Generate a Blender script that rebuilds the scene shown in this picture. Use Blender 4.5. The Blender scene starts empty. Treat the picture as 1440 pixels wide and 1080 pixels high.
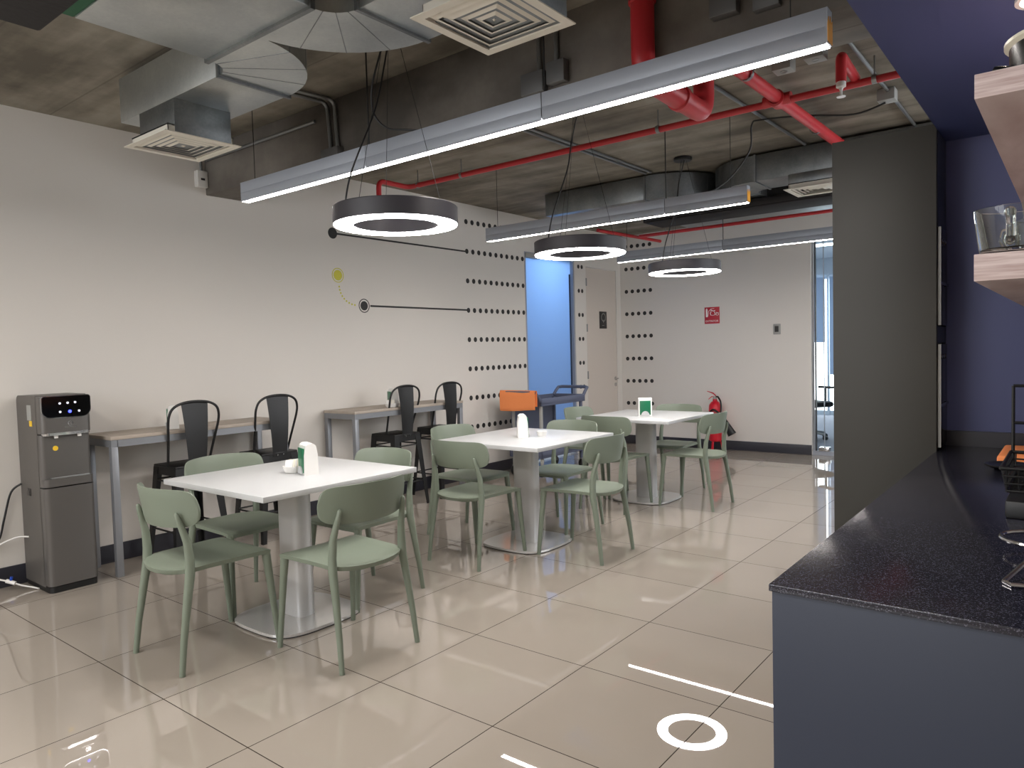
import bpy, bmesh, math, random
from mathutils import Vector, Matrix, Quaternion
random.seed(7)
PI = math.pi
scene = bpy.context.scene
COL = scene.collection

# ------------------------------------------------------------------ helpers
def lin(r, g, b):
    f = lambda c: (c/255/12.92) if c/255 <= .04045 else ((c/255+.055)/1.055)**2.4
    return (f(r), f(g), f(b), 1)

def mat(name, rgb, rough=.5, metal=0, spec=.5, emit=None, strength=0, trans=0, ior=1.5, coat=0, bump=None, vary=0, vscale=6):
    m = bpy.data.materials.new(name); m.use_nodes = True
    nt = m.node_tree; b = nt.nodes['Principled BSDF']
    c = lin(*rgb)
    b.inputs['Base Color'].default_value = c
    b.inputs['Roughness'].default_value = rough
    b.inputs['Metallic'].default_value = metal
    b.inputs['Specular IOR Level'].default_value = spec
    b.inputs['IOR'].default_value = ior
    b.inputs['Transmission Weight'].default_value = trans
    b.inputs['Coat Weight'].default_value = coat
    if emit:
        b.inputs['Emission Color'].default_value = lin(*emit)
        b.inputs['Emission Strength'].default_value = strength
    if vary or bump:
        tc = nt.nodes.new('ShaderNodeTexCoord'); nz = nt.nodes.new('ShaderNodeTexNoise')
        nz.inputs['Scale'].default_value = vscale; nz.inputs['Detail'].default_value = 6
        nt.links.new(tc.outputs['Object'], nz.inputs['Vector'])
        if vary:
            mx = nt.nodes.new('ShaderNodeMix'); mx.data_type = 'RGBA'
            mx.inputs[6].default_value = tuple(x*(1-vary) for x in c[:3])+(1,)
            mx.inputs[7].default_value = tuple(min(1, x*(1+vary)) for x in c[:3])+(1,)
            nt.links.new(nz.outputs['Fac'], mx.inputs[0]); nt.links.new(mx.outputs[2], b.inputs['Base Color'])
        if bump:
            bp = nt.nodes.new('ShaderNodeBump'); bp.inputs['Strength'].default_value = bump; bp.inputs['Distance'].default_value = .01
            nt.links.new(nz.outputs['Fac'], bp.inputs['Height']); nt.links.new(bp.outputs['Normal'], b.inputs['Normal'])
    return m

def smooth(pts, n=6):
    P = [Vector(p) for p in pts]; out = []
    for i in range(len(P)-1):
        p = [P[max(0, min(len(P)-1, i+k))] for k in (-1, 0, 1, 2)]
        for q in range(n):
            u = q/n; out.append(.5*((2*p[1])+(p[2]-p[0])*u+(2*p[0]-5*p[1]+4*p[2]-p[3])*u*u+(3*p[1]-p[0]-3*p[2]+p[3])*u**3))
    return out+[P[-1]]

class MB:
    """collects shapes into one bmesh"""
    def __init__(s): s.bm = bmesh.new()
    def add(s, verts, faces):
        vs = [s.bm.verts.new(v) for v in verts]
        for f in faces:
            try: s.bm.faces.new([vs[i] for i in f])
            except ValueError: pass
        return s
    def box(s, x0, x1, y0, y1, z0, z1, bev=0, M=None, seg=2):
        t = bmesh.new()
        r = bmesh.ops.create_cube(t, size=1)
        for v in t.verts:
            v.co = Vector(((x0+x1)/2+v.co.x*(x1-x0), (y0+y1)/2+v.co.y*(y1-y0), (z0+z1)/2+v.co.z*(z1-z0)))
        if bev: bmesh.ops.bevel(t, geom=t.edges[:]+t.verts[:], offset=bev, segments=seg, affect='EDGES', profile=.5)
        return s.merge(t, M)
    def merge(s, t, M=None):
        t.verts.ensure_lookup_table(); t.verts.index_update()
        vs = [s.bm.verts.new((M @ v.co) if M else v.co) for v in t.verts]
        for f in t.faces:
            try: s.bm.faces.new([vs[v.index] for v in f.verts])
            except ValueError: pass
        t.free(); return s
    def tube(s, pts, r, n=10, sq=(1, 1), closed=False, up=None, caps=True):
        P = [Vector(p) for p in pts]; k = len(P)
        R = r if isinstance(r, (list, tuple)) else [r]*k
        S = sq if isinstance(sq, list) else [sq]*k
        T = []
        for i in range(k):
            a = P[(i-1) % k] if (closed or i > 0) else P[i]; b = P[(i+1) % k] if (closed or i < k-1) else P[i]
            T.append((b-a).normalized())
        u = Vector(up) if up else (Vector((0, 0, 1)) if abs(T[0].z) < .9 else Vector((1, 0, 0)))
        N = (u - T[0]*u.dot(T[0])).normalized(); rings = []
        for i in range(k):
            if i: N = (N - T[i]*N.dot(T[i])).normalized()
            B = T[i].cross(N)
            rings.append([s.bm.verts.new(P[i]+N*(math.cos(2*PI*j/n)*R[i]*S[i][0])+B*(math.sin(2*PI*j/n)*R[i]*S[i][1])) for j in range(n)])
        for i in range(k if closed else k-1):
            a, b = rings[i], rings[(i+1) % k]
            for j in range(n): s.bm.faces.new([a[j], a[(j+1) % n], b[(j+1) % n], b[j]])
        if not closed and caps:
            s.bm.faces.new(rings[0][::-1]); s.bm.faces.new(rings[-1])
        return s
    def cyl(s, p0, p1, r, n=16, r1=None): return s.tube([p0, p1], [r, r if r1 is None else r1], n)
    def lathe(s, prof, c=(0, 0, 0), n=32, M=None, closed=False):
        rings = []
        for (r, z) in prof:
            rings.append([Vector((c[0]+r*math.cos(2*PI*j/n), c[1]+r*math.sin(2*PI*j/n), c[2]+z)) for j in range(n)])
        V = [[s.bm.verts.new((M @ v) if M else v) for v in rg] for rg in rings]
        k = len(V)
        for i in range(k if closed else k-1):
            a, b = V[i], V[(i+1) % k]
            for j in range(n):
                s.bm.faces.new([a[j], a[(j+1) % n], b[(j+1) % n], b[j]])
        if not closed:
            if prof[0][0] > 1e-6: s.bm.faces.new(V[0][::-1])
            if prof[-1][0] > 1e-6: s.bm.faces.new(V[-1])
        return s
    def prism(s, poly, z0, z1, M=None):
        f = (lambda p: M @ Vector(p)) if M else (lambda p: Vector(p))
        a = [s.bm.verts.new(f((x, y, z0))) for x, y in poly]; b = [s.bm.verts.new(f((x, y, z1))) for x, y in poly]
        n = len(poly); s.bm.faces.new(a[::-1]); s.bm.faces.new(b)
        for i in range(n): s.bm.faces.new([a[i], a[(i+1) % n], b[(i+1) % n], b[i]])
        return s
    def shell(s, top, bot):
        """two grids [i][j] of points joined along their rim"""
        A = [[s.bm.verts.new(p) for p in r] for r in top]; B = [[s.bm.verts.new(p) for p in r] for r in bot]
        m, n = len(A), len(A[0])
        def q(*v):
            try: s.bm.faces.new(v)
            except ValueError: pass
        for i in range(m-1):
            for j in range(n-1):
                q(A[i][j], A[i+1][j], A[i+1][j+1], A[i][j+1]); q(B[i][j], B[i][j+1], B[i+1][j+1], B[i+1][j])
        for i in range(m-1):
            q(A[i][0], B[i][0], B[i+1][0], A[i+1][0]); q(A[i][n-1], A[i+1][n-1], B[i+1][n-1], B[i][n-1])
        for j in range(n-1):
            q(A[0][j], A[0][j+1], B[0][j+1], B[0][j]); q(A[m-1][j], B[m-1][j], B[m-1][j+1], A[m-1][j+1])
        return s
    def build(s, name, m, parent=None, world=False, smooth=True, ang=35, label=None):
        bmesh.ops.remove_doubles(s.bm, verts=s.bm.verts[:], dist=1e-5)
        bmesh.ops.recalc_face_normals(s.bm, faces=s.bm.faces[:])
        off = None
        if world and parent is not None:
            off = parent.location.copy()
            p = parent.parent
            while p is not None: off += p.location; p = p.parent
        if off is not None:
            for v in s.bm.verts: v.co -= off
        me = bpy.data.meshes.new(name); s.bm.to_mesh(me); s.bm.free()
        if smooth:
            for p in me.polygons: p.use_smooth = True
            me.set_sharp_from_angle(angle=math.radians(ang))
        for x in (m if isinstance(m, list) else [m]): me.materials.append(x)
        o = bpy.data.objects.new(name, me); COL.objects.link(o)
        if parent is not None: o.parent = parent
        if label: o['label'] = label
        return o

def tag(o, label=None, cat=None, group=None, kind=None):
    if label: o['label'] = label
    if cat: o['category'] = cat
    if group: o['group'] = group
    if kind: o['kind'] = kind
    return o
def thing(name, label, cat, loc=(0, 0, 0), rz=0, group=None):
    o = bpy.data.objects.new(name, None); COL.objects.link(o)
    o.location = loc; o.rotation_euler = (0, 0, rz); o.empty_display_size = .1
    return tag(o, label, cat, group)
def struct(o): o['kind'] = 'structure'; return o
def kids(o): return [c for c in COL.objects if c.parent == o]
def dup(root, loc, rz, label, group=None):
    def rec(o, par):
        c = o.copy(); COL.objects.link(c)
        if par is not None: c.parent = par
        for ch in kids(o): rec(ch, c)
        return c
    r = rec(root, None); r.location = loc; r.rotation_euler = (0, 0, rz); r['label'] = label
    if group: r['group'] = group
    return r
def text_mesh(mb, txt, size, M):
    cu = bpy.data.curves.new('lettering', 'FONT'); cu.body = txt; cu.size = size; cu.align_x = 'CENTER'; cu.align_y = 'CENTER'; cu.extrude = .0004
    ob = bpy.data.objects.new('lettering', cu); COL.objects.link(ob)
    dg = bpy.context.evaluated_depsgraph_get(); me = bpy.data.meshes.new_from_object(ob.evaluated_get(dg))
    t = bmesh.new(); t.from_mesh(me); mb.merge(t, M)
    bpy.data.objects.remove(ob); bpy.data.curves.remove(cu); bpy.data.meshes.remove(me)

# ------------------------------------------------------------------ measures
XW, YF, ZC = -5.10, 8.96, 2.903          # left wall, far wall, ceiling
CAMH = 1.343; TILE = .600; TOX, TOY = -2.249, 1.3176

# ------------------------------------------------------------------ materials
def floor_mat():
    m = bpy.data.materials.new('polished_porcelain_tile'); m.use_nodes = True
    nt = m.node_tree; N = nt.nodes; L = nt.links; b = N['Principled BSDF']
    tc = N.new('ShaderNodeTexCoord'); sp = N.new('ShaderNodeSeparateXYZ'); L.new(tc.outputs['Object'], sp.inputs[0])
    def math_(op, a, bb=None):
        n = N.new('ShaderNodeMath'); n.operation = op
        for i, v in enumerate((a, bb)):
            if v is None: continue
            if isinstance(v, (int, float)): n.inputs[i].default_value = v
            else: L.new(v, n.inputs[i])
        return n.outputs[0]
    es = []; cells = []
    for ax, o in (('X', TOX), ('Y', TOY)):
        t = math_('DIVIDE', math_('SUBTRACT', sp.outputs[ax], o-TILE*100), TILE)
        fr = math_('FRACT', t); cells.append(math_('FLOOR', t))
        d = math_('MINIMUM', fr, math_('SUBTRACT', 1.0, fr)); es.append(d)
    g = math_('LESS_THAN', math_('MINIMUM', es[0], es[1]), .0032)
    cv = N.new('ShaderNodeCombineXYZ'); L.new(cells[0], cv.inputs[0]); L.new(cells[1], cv.inputs[1])
    wn = N.new('ShaderNodeTexWhiteNoise'); wn.noise_dimensions = '2D'; L.new(cv.outputs[0], wn.inputs['Vector'])
    nz = N.new('ShaderNodeTexNoise'); nz.inputs['Scale'].default_value = 2.2; nz.inputs['Detail'].default_value = 4; L.new(tc.outputs['Object'], nz.inputs['Vector'])
    mx = N.new('ShaderNodeMix'); mx.data_type = 'RGBA'
    mx.inputs[6].default_value = lin(150, 141, 130); mx.inputs[7].default_value = lin(162, 153, 142)
    L.new(math_('ADD', math_('MULTIPLY', wn.outputs['Value'], .45), math_('MULTIPLY', nz.outputs['Fac'], .5)), mx.inputs[0])
    m2 = N.new('ShaderNodeMix'); m2.data_type = 'RGBA'; L.new(g, m2.inputs[0]); L.new(mx.outputs[2], m2.inputs[6]); m2.inputs[7].default_value = lin(52, 45, 40)
    L.new(m2.outputs[2], b.inputs['Base Color'])
    L.new(math_('ADD', math_('MULTIPLY', g, .5), .012), b.inputs['Roughness'])
    L.new(math_('MULTIPLY', math_('SUBTRACT', 1.0, g), .5), b.inputs['Specular IOR Level'])
    b.inputs['IOR'].default_value = 1.95
    return m

def concrete_mat(name, c0, c1, c2):
    m = bpy.data.materials.new(name); m.use_nodes = True
    nt = m.node_tree; N = nt.nodes; L = nt.links; b = N['Principled BSDF']
    tc = N.new('ShaderNodeTexCoord')
    n1 = N.new('ShaderNodeTexNoise'); n1.inputs['Scale'].default_value = 1.6; n1.inputs['Detail'].default_value = 8; n1.inputs['Roughness'].default_value = .62
    mp = N.new('ShaderNodeMapping'); mp.inputs['Scale'].default_value = (.35, 2.4, 1); L.new(tc.outputs['Object'], mp.inputs[0])
    n2 = N.new('ShaderNodeTexNoise'); n2.inputs['Scale'].default_value = 2.0; n2.inputs['Detail'].default_value = 5; L.new(mp.outputs[0], n2.inputs['Vector'])
    L.new(tc.outputs['Object'], n1.inputs['Vector'])
    ad = N.new('ShaderNodeMath'); ad.operation = 'ADD'; L.new(n1.outputs['Fac'], ad.inputs[0]); L.new(n2.outputs['Fac'], ad.inputs[1])
    hf = N.new('ShaderNodeMath'); hf.operation = 'MULTIPLY'; hf.inputs[1].default_value = .5; L.new(ad.outputs[0], hf.inputs[0])
    cr = N.new('ShaderNodeValToRGB'); e = cr.color_ramp.elements
    e[0].position = .40; e[0].color = lin(*c0); e[1].position = .62; e[1].color = lin(*c2)
    k = cr.color_ramp.elements.new(.5); k.color = lin(*c1)
    L.new(hf.outputs[0], cr.inputs[0])
    # board joints of the formwork
    sp = N.new('ShaderNodeSeparateXYZ'); L.new(tc.outputs['Object'], sp.inputs[0])
    a = N.new('ShaderNodeMath'); a.operation = 'MULTIPLY'; a.inputs[1].default_value = 1/.61; L.new(sp.outputs['Y'], a.inputs[0])
    f = N.new('ShaderNodeMath'); f.operation = 'FRACT'; L.new(a.outputs[0], f.inputs[0])
    l = N.new('ShaderNodeMath'); l.operation = 'LESS_THAN'; l.inputs[1].default_value = .018; L.new(f.outputs[0], l.inputs[0])
    l2 = N.new('ShaderNodeMath'); l2.operation = 'MULTIPLY'; l2.inputs[1].default_value = .35; L.new(l.outputs[0], l2.inputs[0])
    mx = N.new('ShaderNodeMix'); mx.data_type = 'RGBA'; L.new(l2.outputs[0], mx.inputs[0]); L.new(cr.outputs[0], mx.inputs[6]); mx.inputs[7].default_value = lin(60, 52, 44)
    L.new(mx.outputs[2], b.inputs['Base Color']); b.inputs['Roughness'].default_value = .85
    bp = N.new('ShaderNodeBump'); bp.inputs['Strength'].default_value = .25; bp.inputs['Distance'].default_value = .02
    L.new(n1.outputs['Fac'], bp.inputs['Height']); L.new(bp.outputs[0], b.inputs['Normal'])
    return m

def granite_mat():
    m = bpy.data.materials.new('speckled_black_quartz'); m.use_nodes = True
    nt = m.node_tree; N = nt.nodes; L = nt.links; b = N['Principled BSDF']
    tc = N.new('ShaderNodeTexCoord'); v = N.new('ShaderNodeTexVoronoi'); v.inputs['Scale'].default_value = 620; L.new(tc.outputs['Object'], v.inputs['Vector'])
    cr = N.new('ShaderNodeValToRGB'); cr.color_ramp.elements[0].position = .80; cr.color_ramp.elements[0].color = lin(31, 31, 41)
    cr.color_ramp.elements[1].position = .99; cr.color_ramp.elements[1].color = lin(92, 92, 106)
    sp = N.new('ShaderNodeSeparateColor'); L.new(v.outputs['Color'], sp.inputs[0]); L.new(sp.outputs[0], cr.inputs[0])
    L.new(cr.outputs[0], b.inputs['Base Color']); b.inputs['Roughness'].default_value = .16
    return m

def wood_mat(name, c0, c1, axis_scale, rough=.5):
    m = bpy.data.materials.new(name); m.use_nodes = True
    nt = m.node_tree; N = nt.nodes; L = nt.links; b = N['Principled BSDF']
    tc = N.new('ShaderNodeTexCoord'); mp = N.new('ShaderNodeMapping'); mp.inputs['Scale'].default_value = axis_scale; L.new(tc.outputs['Object'], mp.inputs[0])
    n = N.new('ShaderNodeTexNoise'); n.inputs['Scale'].default_value = 5; n.inputs['Detail'].default_value = 8; n.inputs['Distortion'].default_value = .4; L.new(mp.outputs[0], n.inputs['Vector'])
    cr = N.new('ShaderNodeValToRGB'); cr.color_ramp.elements[0].position = .35; cr.color_ramp.elements[0].color = lin(*c0)
    cr.color_ramp.elements[1].position = .62; cr.color_ramp.elements[1].color = lin(*c1); L.new(n.outputs['Fac'], cr.inputs[0])
    L.new(cr.outputs[0], b.inputs['Base Color']); b.inputs['Roughness'].default_value = rough
    return m

def galv_mat(name, c0, c1, rough=.38):
    m = bpy.data.materials.new(name); m.use_nodes = True
    nt = m.node_tree; N = nt.nodes; L = nt.links; b = N['Principled BSDF']
    tc = N.new('ShaderNodeTexCoord')
    v = N.new('ShaderNodeTexVoronoi'); v.inputs['Scale'].default_value = 90; L.new(tc.outputs['Object'], v.inputs['Vector'])
    n = N.new('ShaderNodeTexNoise'); n.inputs['Scale'].default_value = 4; n.inputs['Detail'].default_value = 7; L.new(tc.outputs['Object'], n.inputs['Vector'])
    sp = N.new('ShaderNodeSeparateColor'); L.new(v.outputs['Color'], sp.inputs[0])
    ma = N.new('ShaderNodeMath'); ma.operation = 'MULTIPLY_ADD'; ma.inputs[1].default_value = .10; L.new(sp.outputs[0], ma.inputs[0]); L.new(n.outputs['Fac'], ma.inputs[2])
    cr = N.new('ShaderNodeValToRGB'); cr.color_ramp.elements[0].position = .4; cr.color_ramp.elements[0].color = lin(*c0)
    cr.color_ramp.elements[1].position = .9; cr.color_ramp.elements[1].color = lin(*c1); L.new(ma.outputs[0], cr.inputs[0])
    L.new(cr.outputs[0], b.inputs['Base Color']); b.inputs['Metallic'].default_value = 1.0; b.inputs['Roughness'].default_value = rough
    return m

M = dict(
    floor=floor_mat(),
    wall=mat('matt_white_paint', (212, 207, 200), .75, bump=.03, vscale=60),
    slab=concrete_mat('raw_concrete_slab', (90, 84, 73), (120, 113, 100), (150, 143, 130)),
    beam=concrete_mat('raw_concrete_beam', (70, 65, 59), (95, 89, 82), (122, 116, 108)),
    skirt=mat('dark_skirting', (42, 42, 50), .4),
    green=mat('sage_plastic', (114, 123, 108), .48, vary=.03, vscale=3),
    white_top=mat('white_laminate', (186, 187, 187), .32),
    alu=mat('satin_white_metal', (196, 195, 194), .28, .15),
    base=mat('brushed_steel', (205, 203, 200), .12, .35),
    dark_edge=mat('black_rubber', (22, 22, 22), .6),
    black=mat('black_powder_coat', (13, 13, 14), .45),
    galv=galv_mat('galvanised_sheet', (186, 190, 190), (216, 219, 215)),
    galv2=galv_mat('galvanised_sheet_dull', (128, 132, 134), (165, 168, 168), .42),
    steel=mat('conduit_steel', (140, 142, 142), .35, .8),
    red=mat('red_pipe_paint', (186, 42, 48), .4),
    led_body=mat('grey_aluminium_profile', (158, 163, 172), .45, .2),
    led=mat('led_diffuser', (255, 255, 255), .5, emit=(255, 247, 240), strength=36),
    ring_led=mat('ring_diffuser', (255, 255, 255), .5, emit=(255, 250, 248), strength=36),
    ring_body=mat('anthracite_ring', (46, 44, 50), .5),
    orange_tape=mat('yellow_tape', (232, 160, 30), .5),
    cable=mat('black_cable', (18, 17, 18), .5),
    diffuser=mat('cream_powder_coat', (218, 213, 200), .5),
    gap_shade=mat('dark_gap_shade', (18, 17, 16), .9),
    fcu=mat('black_insulation', (24, 20, 20), .85, bump=.2, vscale=40),
    greenfab=mat('green_canvas', (34, 88, 58), .8),
    boxplastic=mat('grey_box', (150, 150, 146), .5),
    boxgrey=mat('dull_steel_box', (96, 95, 94), .5, .3),
    whitebox=mat('white_box', (215, 213, 208), .45),
    disp=mat('graphite_metallic', (98, 95, 92), .34, .35),
    disp_side=mat('graphite_side', (92, 88, 84), .45, .2),
    gloss_black=mat('gloss_black', (8, 8, 9), .08),
    chrome=mat('chrome', (210, 210, 212), .12, 1),
    white=mat('white_plastic', (226, 224, 220), .35),
    blue_led=mat('blue_indicator', (60, 60, 255), .3, emit=(60, 70, 255), strength=4),
    pale_dot=mat('pale_indicator', (220, 220, 230), .3, emit=(220, 220, 235), strength=.6),
    yellow=mat('yellow_sticker', (232, 190, 40), .5),
    desk=wood_mat('pale_wood_top', (154, 143, 131), (174, 163, 150), (1, .25, 1)),
    deskframe=mat('grey_steel_frame', (134, 136, 140), .4, .4),
    vinyl=mat('black_vinyl', (34, 32, 32), .6),
    olive=mat('olive_vinyl', (196, 190, 60), .6),
    redsign=mat('red_sign', (176, 24, 44), .4),
    signwhite=mat('sign_white', (232, 225, 222), .5),
    signblack=mat('sign_black', (38, 36, 36), .45),
    door=mat('door_paint', (202, 192, 182), .6),
    ext_red=mat('extinguisher_red', (196, 18, 40), .28),
    cart=mat('blue_grey_plastic', (86, 92, 112), .5),
    cloth=mat('orange_cloth', (246, 148, 88), .85, bump=.2, vscale=60),
    panel=mat('olive_grey_laminate', (48, 47, 42), .55),
    navy=mat('navy_laminate', (36, 43, 60), .5),
    navywall=mat('navy_wall_paint', (74, 80, 120), .55),
    granite=granite_mat(),
    splash=mat('black_upstand', (36, 34, 42), .35),
    shelf=wood_mat('pale_oak', (176, 152, 147), (206, 188, 184), (2.2, .5, 38)),
    glass=mat('clear_glass', (245, 250, 248), .02, trans=1, ior=1.45),
    pane=mat('partition_glass', (235, 245, 245), 0, trans=1, ior=1.02),
    darkgreen=mat('green_plastic', (22, 104, 70), .35),
    carpet=mat('grey_carpet', (120, 124, 136), .9, vary=.15, vscale=40),
    blind=mat('blue_grey_blind', (150, 168, 196), .8),
    officewall=mat('office_paint', (176, 186, 198), .8),
    mag=mat('printed_paper', (220, 190, 120), .6, vary=.4, vscale=14),
    potblack=mat('black_enamel', (30, 30, 30), .25),
    cream=mat('cream_enamel', (226, 220, 200), .3),
)

def frosted():
    m = bpy.data.materials.new('blue_frosted_film'); m.use_nodes = True
    nt = m.node_tree; N = nt.nodes; L = nt.links; b = N['Principled BSDF']
    b.inputs['Base Color'].default_value = lin(146, 172, 204); b.inputs['Roughness'].default_value = .35
    t = N.new('ShaderNodeBsdfTranslucent'); t.inputs[0].default_value = lin(176, 202, 232)
    mx = N.new('ShaderNodeMixShader'); mx.inputs[0].default_value = .6
    L.new(b.outputs[0], mx.inputs[1]); L.new(t.outputs[0], mx.inputs[2]); L.new(mx.outputs[0], N['Material Output'].inputs[0])
    return m
M['frost'] = frosted()

# ------------------------------------------------------------------ setting
def slab(name, boxes, m, kind=True, parent=None, bev=0):
    mb = MB()
    for b in boxes: mb.box(*b, bev=bev)
    o = mb.build(name, m, parent, smooth=bool(bev))
    if kind and parent is None: struct(o)
    return o
slab('floor', [(-5.3, 2.2, -2.7, 9.02, -.1, 0)], M['floor'])
slab('ceiling', [(-5.3, 2.2, -2.7, 9.16, ZC, ZC+.15)], M['slab'])
BG0, BG1, BGZ = 6.735, 7.79, 2.50                     # blue glass door opening
wl = slab('wall_left', [(XW-.14, XW, -2.7, BG0, 0, ZC), (XW-.14, XW, BG0, BG1, BGZ, ZC), (XW-.14, XW, BG1, 8.06, 0, ZC), (XW-.14, XW, 8.06, 8.835, 2.42, ZC), (XW-.14, XW, 8.835, YF+.14, 0, ZC)], M['wall'])
wf = slab('wall_far', [(XW-.14, -2.53, YF, YF+.14, 0, ZC), (-2.53, 2.2, YF, YF+.14, 2.56, ZC)], M['wall'])
slab('wall_right', [(2.0, 2.14, -2.7, 4.1, 0, ZC), (2.0, 2.14, 8.7, 9.1, 0, ZC), (2.0, 2.14, 4.1, 8.7, 0, 1.1), (2.0, 2.14, 4.1, 8.7, 2.75, ZC)], M['wall'])
w4 = struct(bpy.data.objects.new('fill_window_right', None)); COL.objects.link(w4); w4.location = (2.06, 6.4, 1.1)  # unseen window added to let fill light onto the left and far walls
MB().box(2.04, 2.10, 4.1, 8.7, 1.1, 1.15).box(2.04, 2.10, 4.1, 8.7, 2.70, 2.75).box(2.04, 2.10, 4.1, 4.15, 1.15, 2.7).box(2.04, 2.10, 8.65, 8.7, 1.15, 2.7).box(2.04, 2.10, 5.6, 5.66, 1.15, 2.7).box(2.04, 2.10, 7.1, 7.16, 1.15, 2.7).build('frame', M['led_body'], w4, True, smooth=False)
slab('wall_rear', [(-5.3, -4.8, -2.7, -2.56, 0, ZC), (-1.6, 2.2, -2.7, -2.56, 0, ZC), (-4.8, -1.6, -2.7, -2.56, 0, 1.0), (-4.8, -1.6, -2.7, -2.56, 2.75, ZC)], M['wall'])
w3 = struct(bpy.data.objects.new('fill_window_rear', None)); COL.objects.link(w3); w3.location = (-3.2, -2.63, 1.0)  # unseen rear window, widened to add fill light to the room
MB().box(-4.8, -1.6, -2.66, -2.60, 1.0, 1.05).box(-4.8, -1.6, -2.66, -2.60, 2.70, 2.75).box(-4.8, -4.75, -2.66, -2.60, 1.05, 2.70).box(-1.65, -1.6, -2.66, -2.60, 1.05, 2.70).box(-3.23, -3.17, -2.66, -2.60, 1.05, 2.70).build('frame', M['led_body'], w3, True, smooth=False)
slab('baseboard_left', [(XW, XW+.014, -2.55, BG0-.02, 0, .12), (XW, XW+.014, BG1+.02, 8.05, 0, .12)], M['skirt'], bev=.003)
slab('baseboard_far', [(XW, -2.53, YF-.014, YF, 0, .12)], M['skirt'], bev=.003)
slab('trim_1', [(XW, 2.0, 2.85, 3.22, 2.555, ZC)], M['beam'], bev=.006)      # concrete downstand beam

# wall graphics (painted / vinyl pattern of the walls)
def disc_x(mb, x, y, z, r, n=20, t=.0012):            # on the left wall, facing +x
    mb.tube([(x, y, z), (x+t, y, z)], r, n)
def disc_y(mb, x, y, z, r, n=20, t=.0012):
    mb.tube([(x, y, z), (x, y-t, z)], r, n)
mb = MB()
for k in range(8):
    z = 2.718-.3105*k
    n0 = 0
    for j in range(11):
        if k == 7 and j < 2: pass
        disc_x(mb, XW, 5.735+.0965*j, z, .0265)
    for y in (7.885, 7.965): disc_x(mb, XW, y, z, .0265)
mb.build('dot_pattern', M['vinyl'], wl)
mb = MB()
for k in range(8):
    for j in range(5): disc_y(mb, -5.005+.0925*j, YF, 2.75-.3115*k, .027)
mb.build('dot_pattern', M['vinyl'], wf)
mb = MB()                                             # timeline graphic: nodes, rings and lines
disc_x(mb, XW, 3.995, 2.405, .048, 28)
mb.box(XW, XW+.001, 4.03, 5.72, 2.396, 2.412)
disc_x(mb, XW, 4.318, 1.788, .042, 28)
mb.lathe([(.055, 0), (.063, 0), (.063, .0012), (.055, .0012)], n=40, closed=True, M=Matrix.Translation((XW, 4.318, 1.788)) @ Matrix.Rotation(PI/2, 4, 'Y'))
mb.box(XW, XW+.001, 4.39, 5.71, 1.780, 1.797)
mb.build('line_graphic', M['vinyl'], wl, label='black dots and lines drawn on the wall')
mb = MB()
disc_x(mb, XW, 4.035, 2.045, .046, 28)
mb.lathe([(.057, 0), (.064, 0), (.064, .0012), (.057, .0012)], n=40, closed=True, M=Matrix.Translation((XW, 4.035, 2.045)) @ Matrix.Rotation(PI/2, 4, 'Y'))
for k in range(9):
    a = PI+k/9*PI/2*1.0
    disc_x(mb, XW, 4.235+.19*math.cos(a+.05), 1.955+.165*math.sin(a+.05), .0085, 12)
mb.build('yellow_node_graphic', M['olive'], wl, label='yellow circle with a dotted tail')

# blue frosted glass door in the left wall
d1 = struct(bpy.data.objects.new('door_1', None)); COL.objects.link(d1); d1.location = (XW-.05, BG0, 0)
MB().box(XW-.055, XW-.045, BG0+.03, BG1-.03, .02, BGZ-.03).build('glass_leaf', M['frost'], d1, True, smooth=False)
MB().box(XW-.10, XW-.002, BG0, BG0+.03, 0, BGZ).box(XW-.10, XW-.002, BG1-.03, BG1, 0, BGZ).box(XW-.10, XW-.002, BG0+.03, BG1-.03, BGZ-.03, BGZ).build('door_frame', M['led_body'], d1, True, smooth=False)
MB().box(XW-.07, XW+.012, BG0+.02, BG0+.32, BGZ-.065, BGZ-.012, bev=.006).build('door_closer', M['boxplastic'], d1, True)
MB().box(XW-.044, XW-.03, BG1-.07, BG1-.05, .75, 2.3, bev=.004).build('edge_seal', M['navy'], d1, True)
# lit passage behind it
slab('wall_passage', [(XW-1.5, XW-1.4, 6.2, 8.2, 0, ZC), (XW-1.5, XW-.14, 6.1, 6.2, 0, ZC), (XW-1.5, XW-.14, 8.2, 8.3, 0, ZC), (XW-1.5, XW-.14, 6.1, 8.3, -.1, 0), (XW-1.5, XW-.14, 6.1, 8.3, ZC, ZC+.1)], M['officewall'])

# white flush door
d2 = struct(bpy.data.objects.new('door_2', None)); COL.objects.link(d2); d2.location = (XW, 8.06, 0)
MB().box(XW-.05, XW-.004, 8.068, 8.827, .008, 2.41).build('door_leaf', M['door'], d2, True, smooth=False)
for z in (2.22, 1.62, 1.0, .4):
    MB().cyl((XW+.004, 8.062, z-.05), (XW+.004, 8.062, z+.05), .009, 10).build('hinge', M['steel'], d2, True)
h = MB(); h.tube([(XW-.004, 8.775, .925), (XW+.008, 8.775, .925)], .026, 18); h.tube([(XW+.005, 8.775, .925), (XW+.045, 8.775, .925), (XW+.05, 8.765, .925), (XW+.05, 8.67, .925)], .009, 10)
h.build('door_handle', M['chrome'], d2, True)
MB().tube([(XW-.004, 8.775, .84), (XW+.008, 8.775, .84)], .024, 18).build('lock_rosette', M['chrome'], d2, True)

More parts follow.
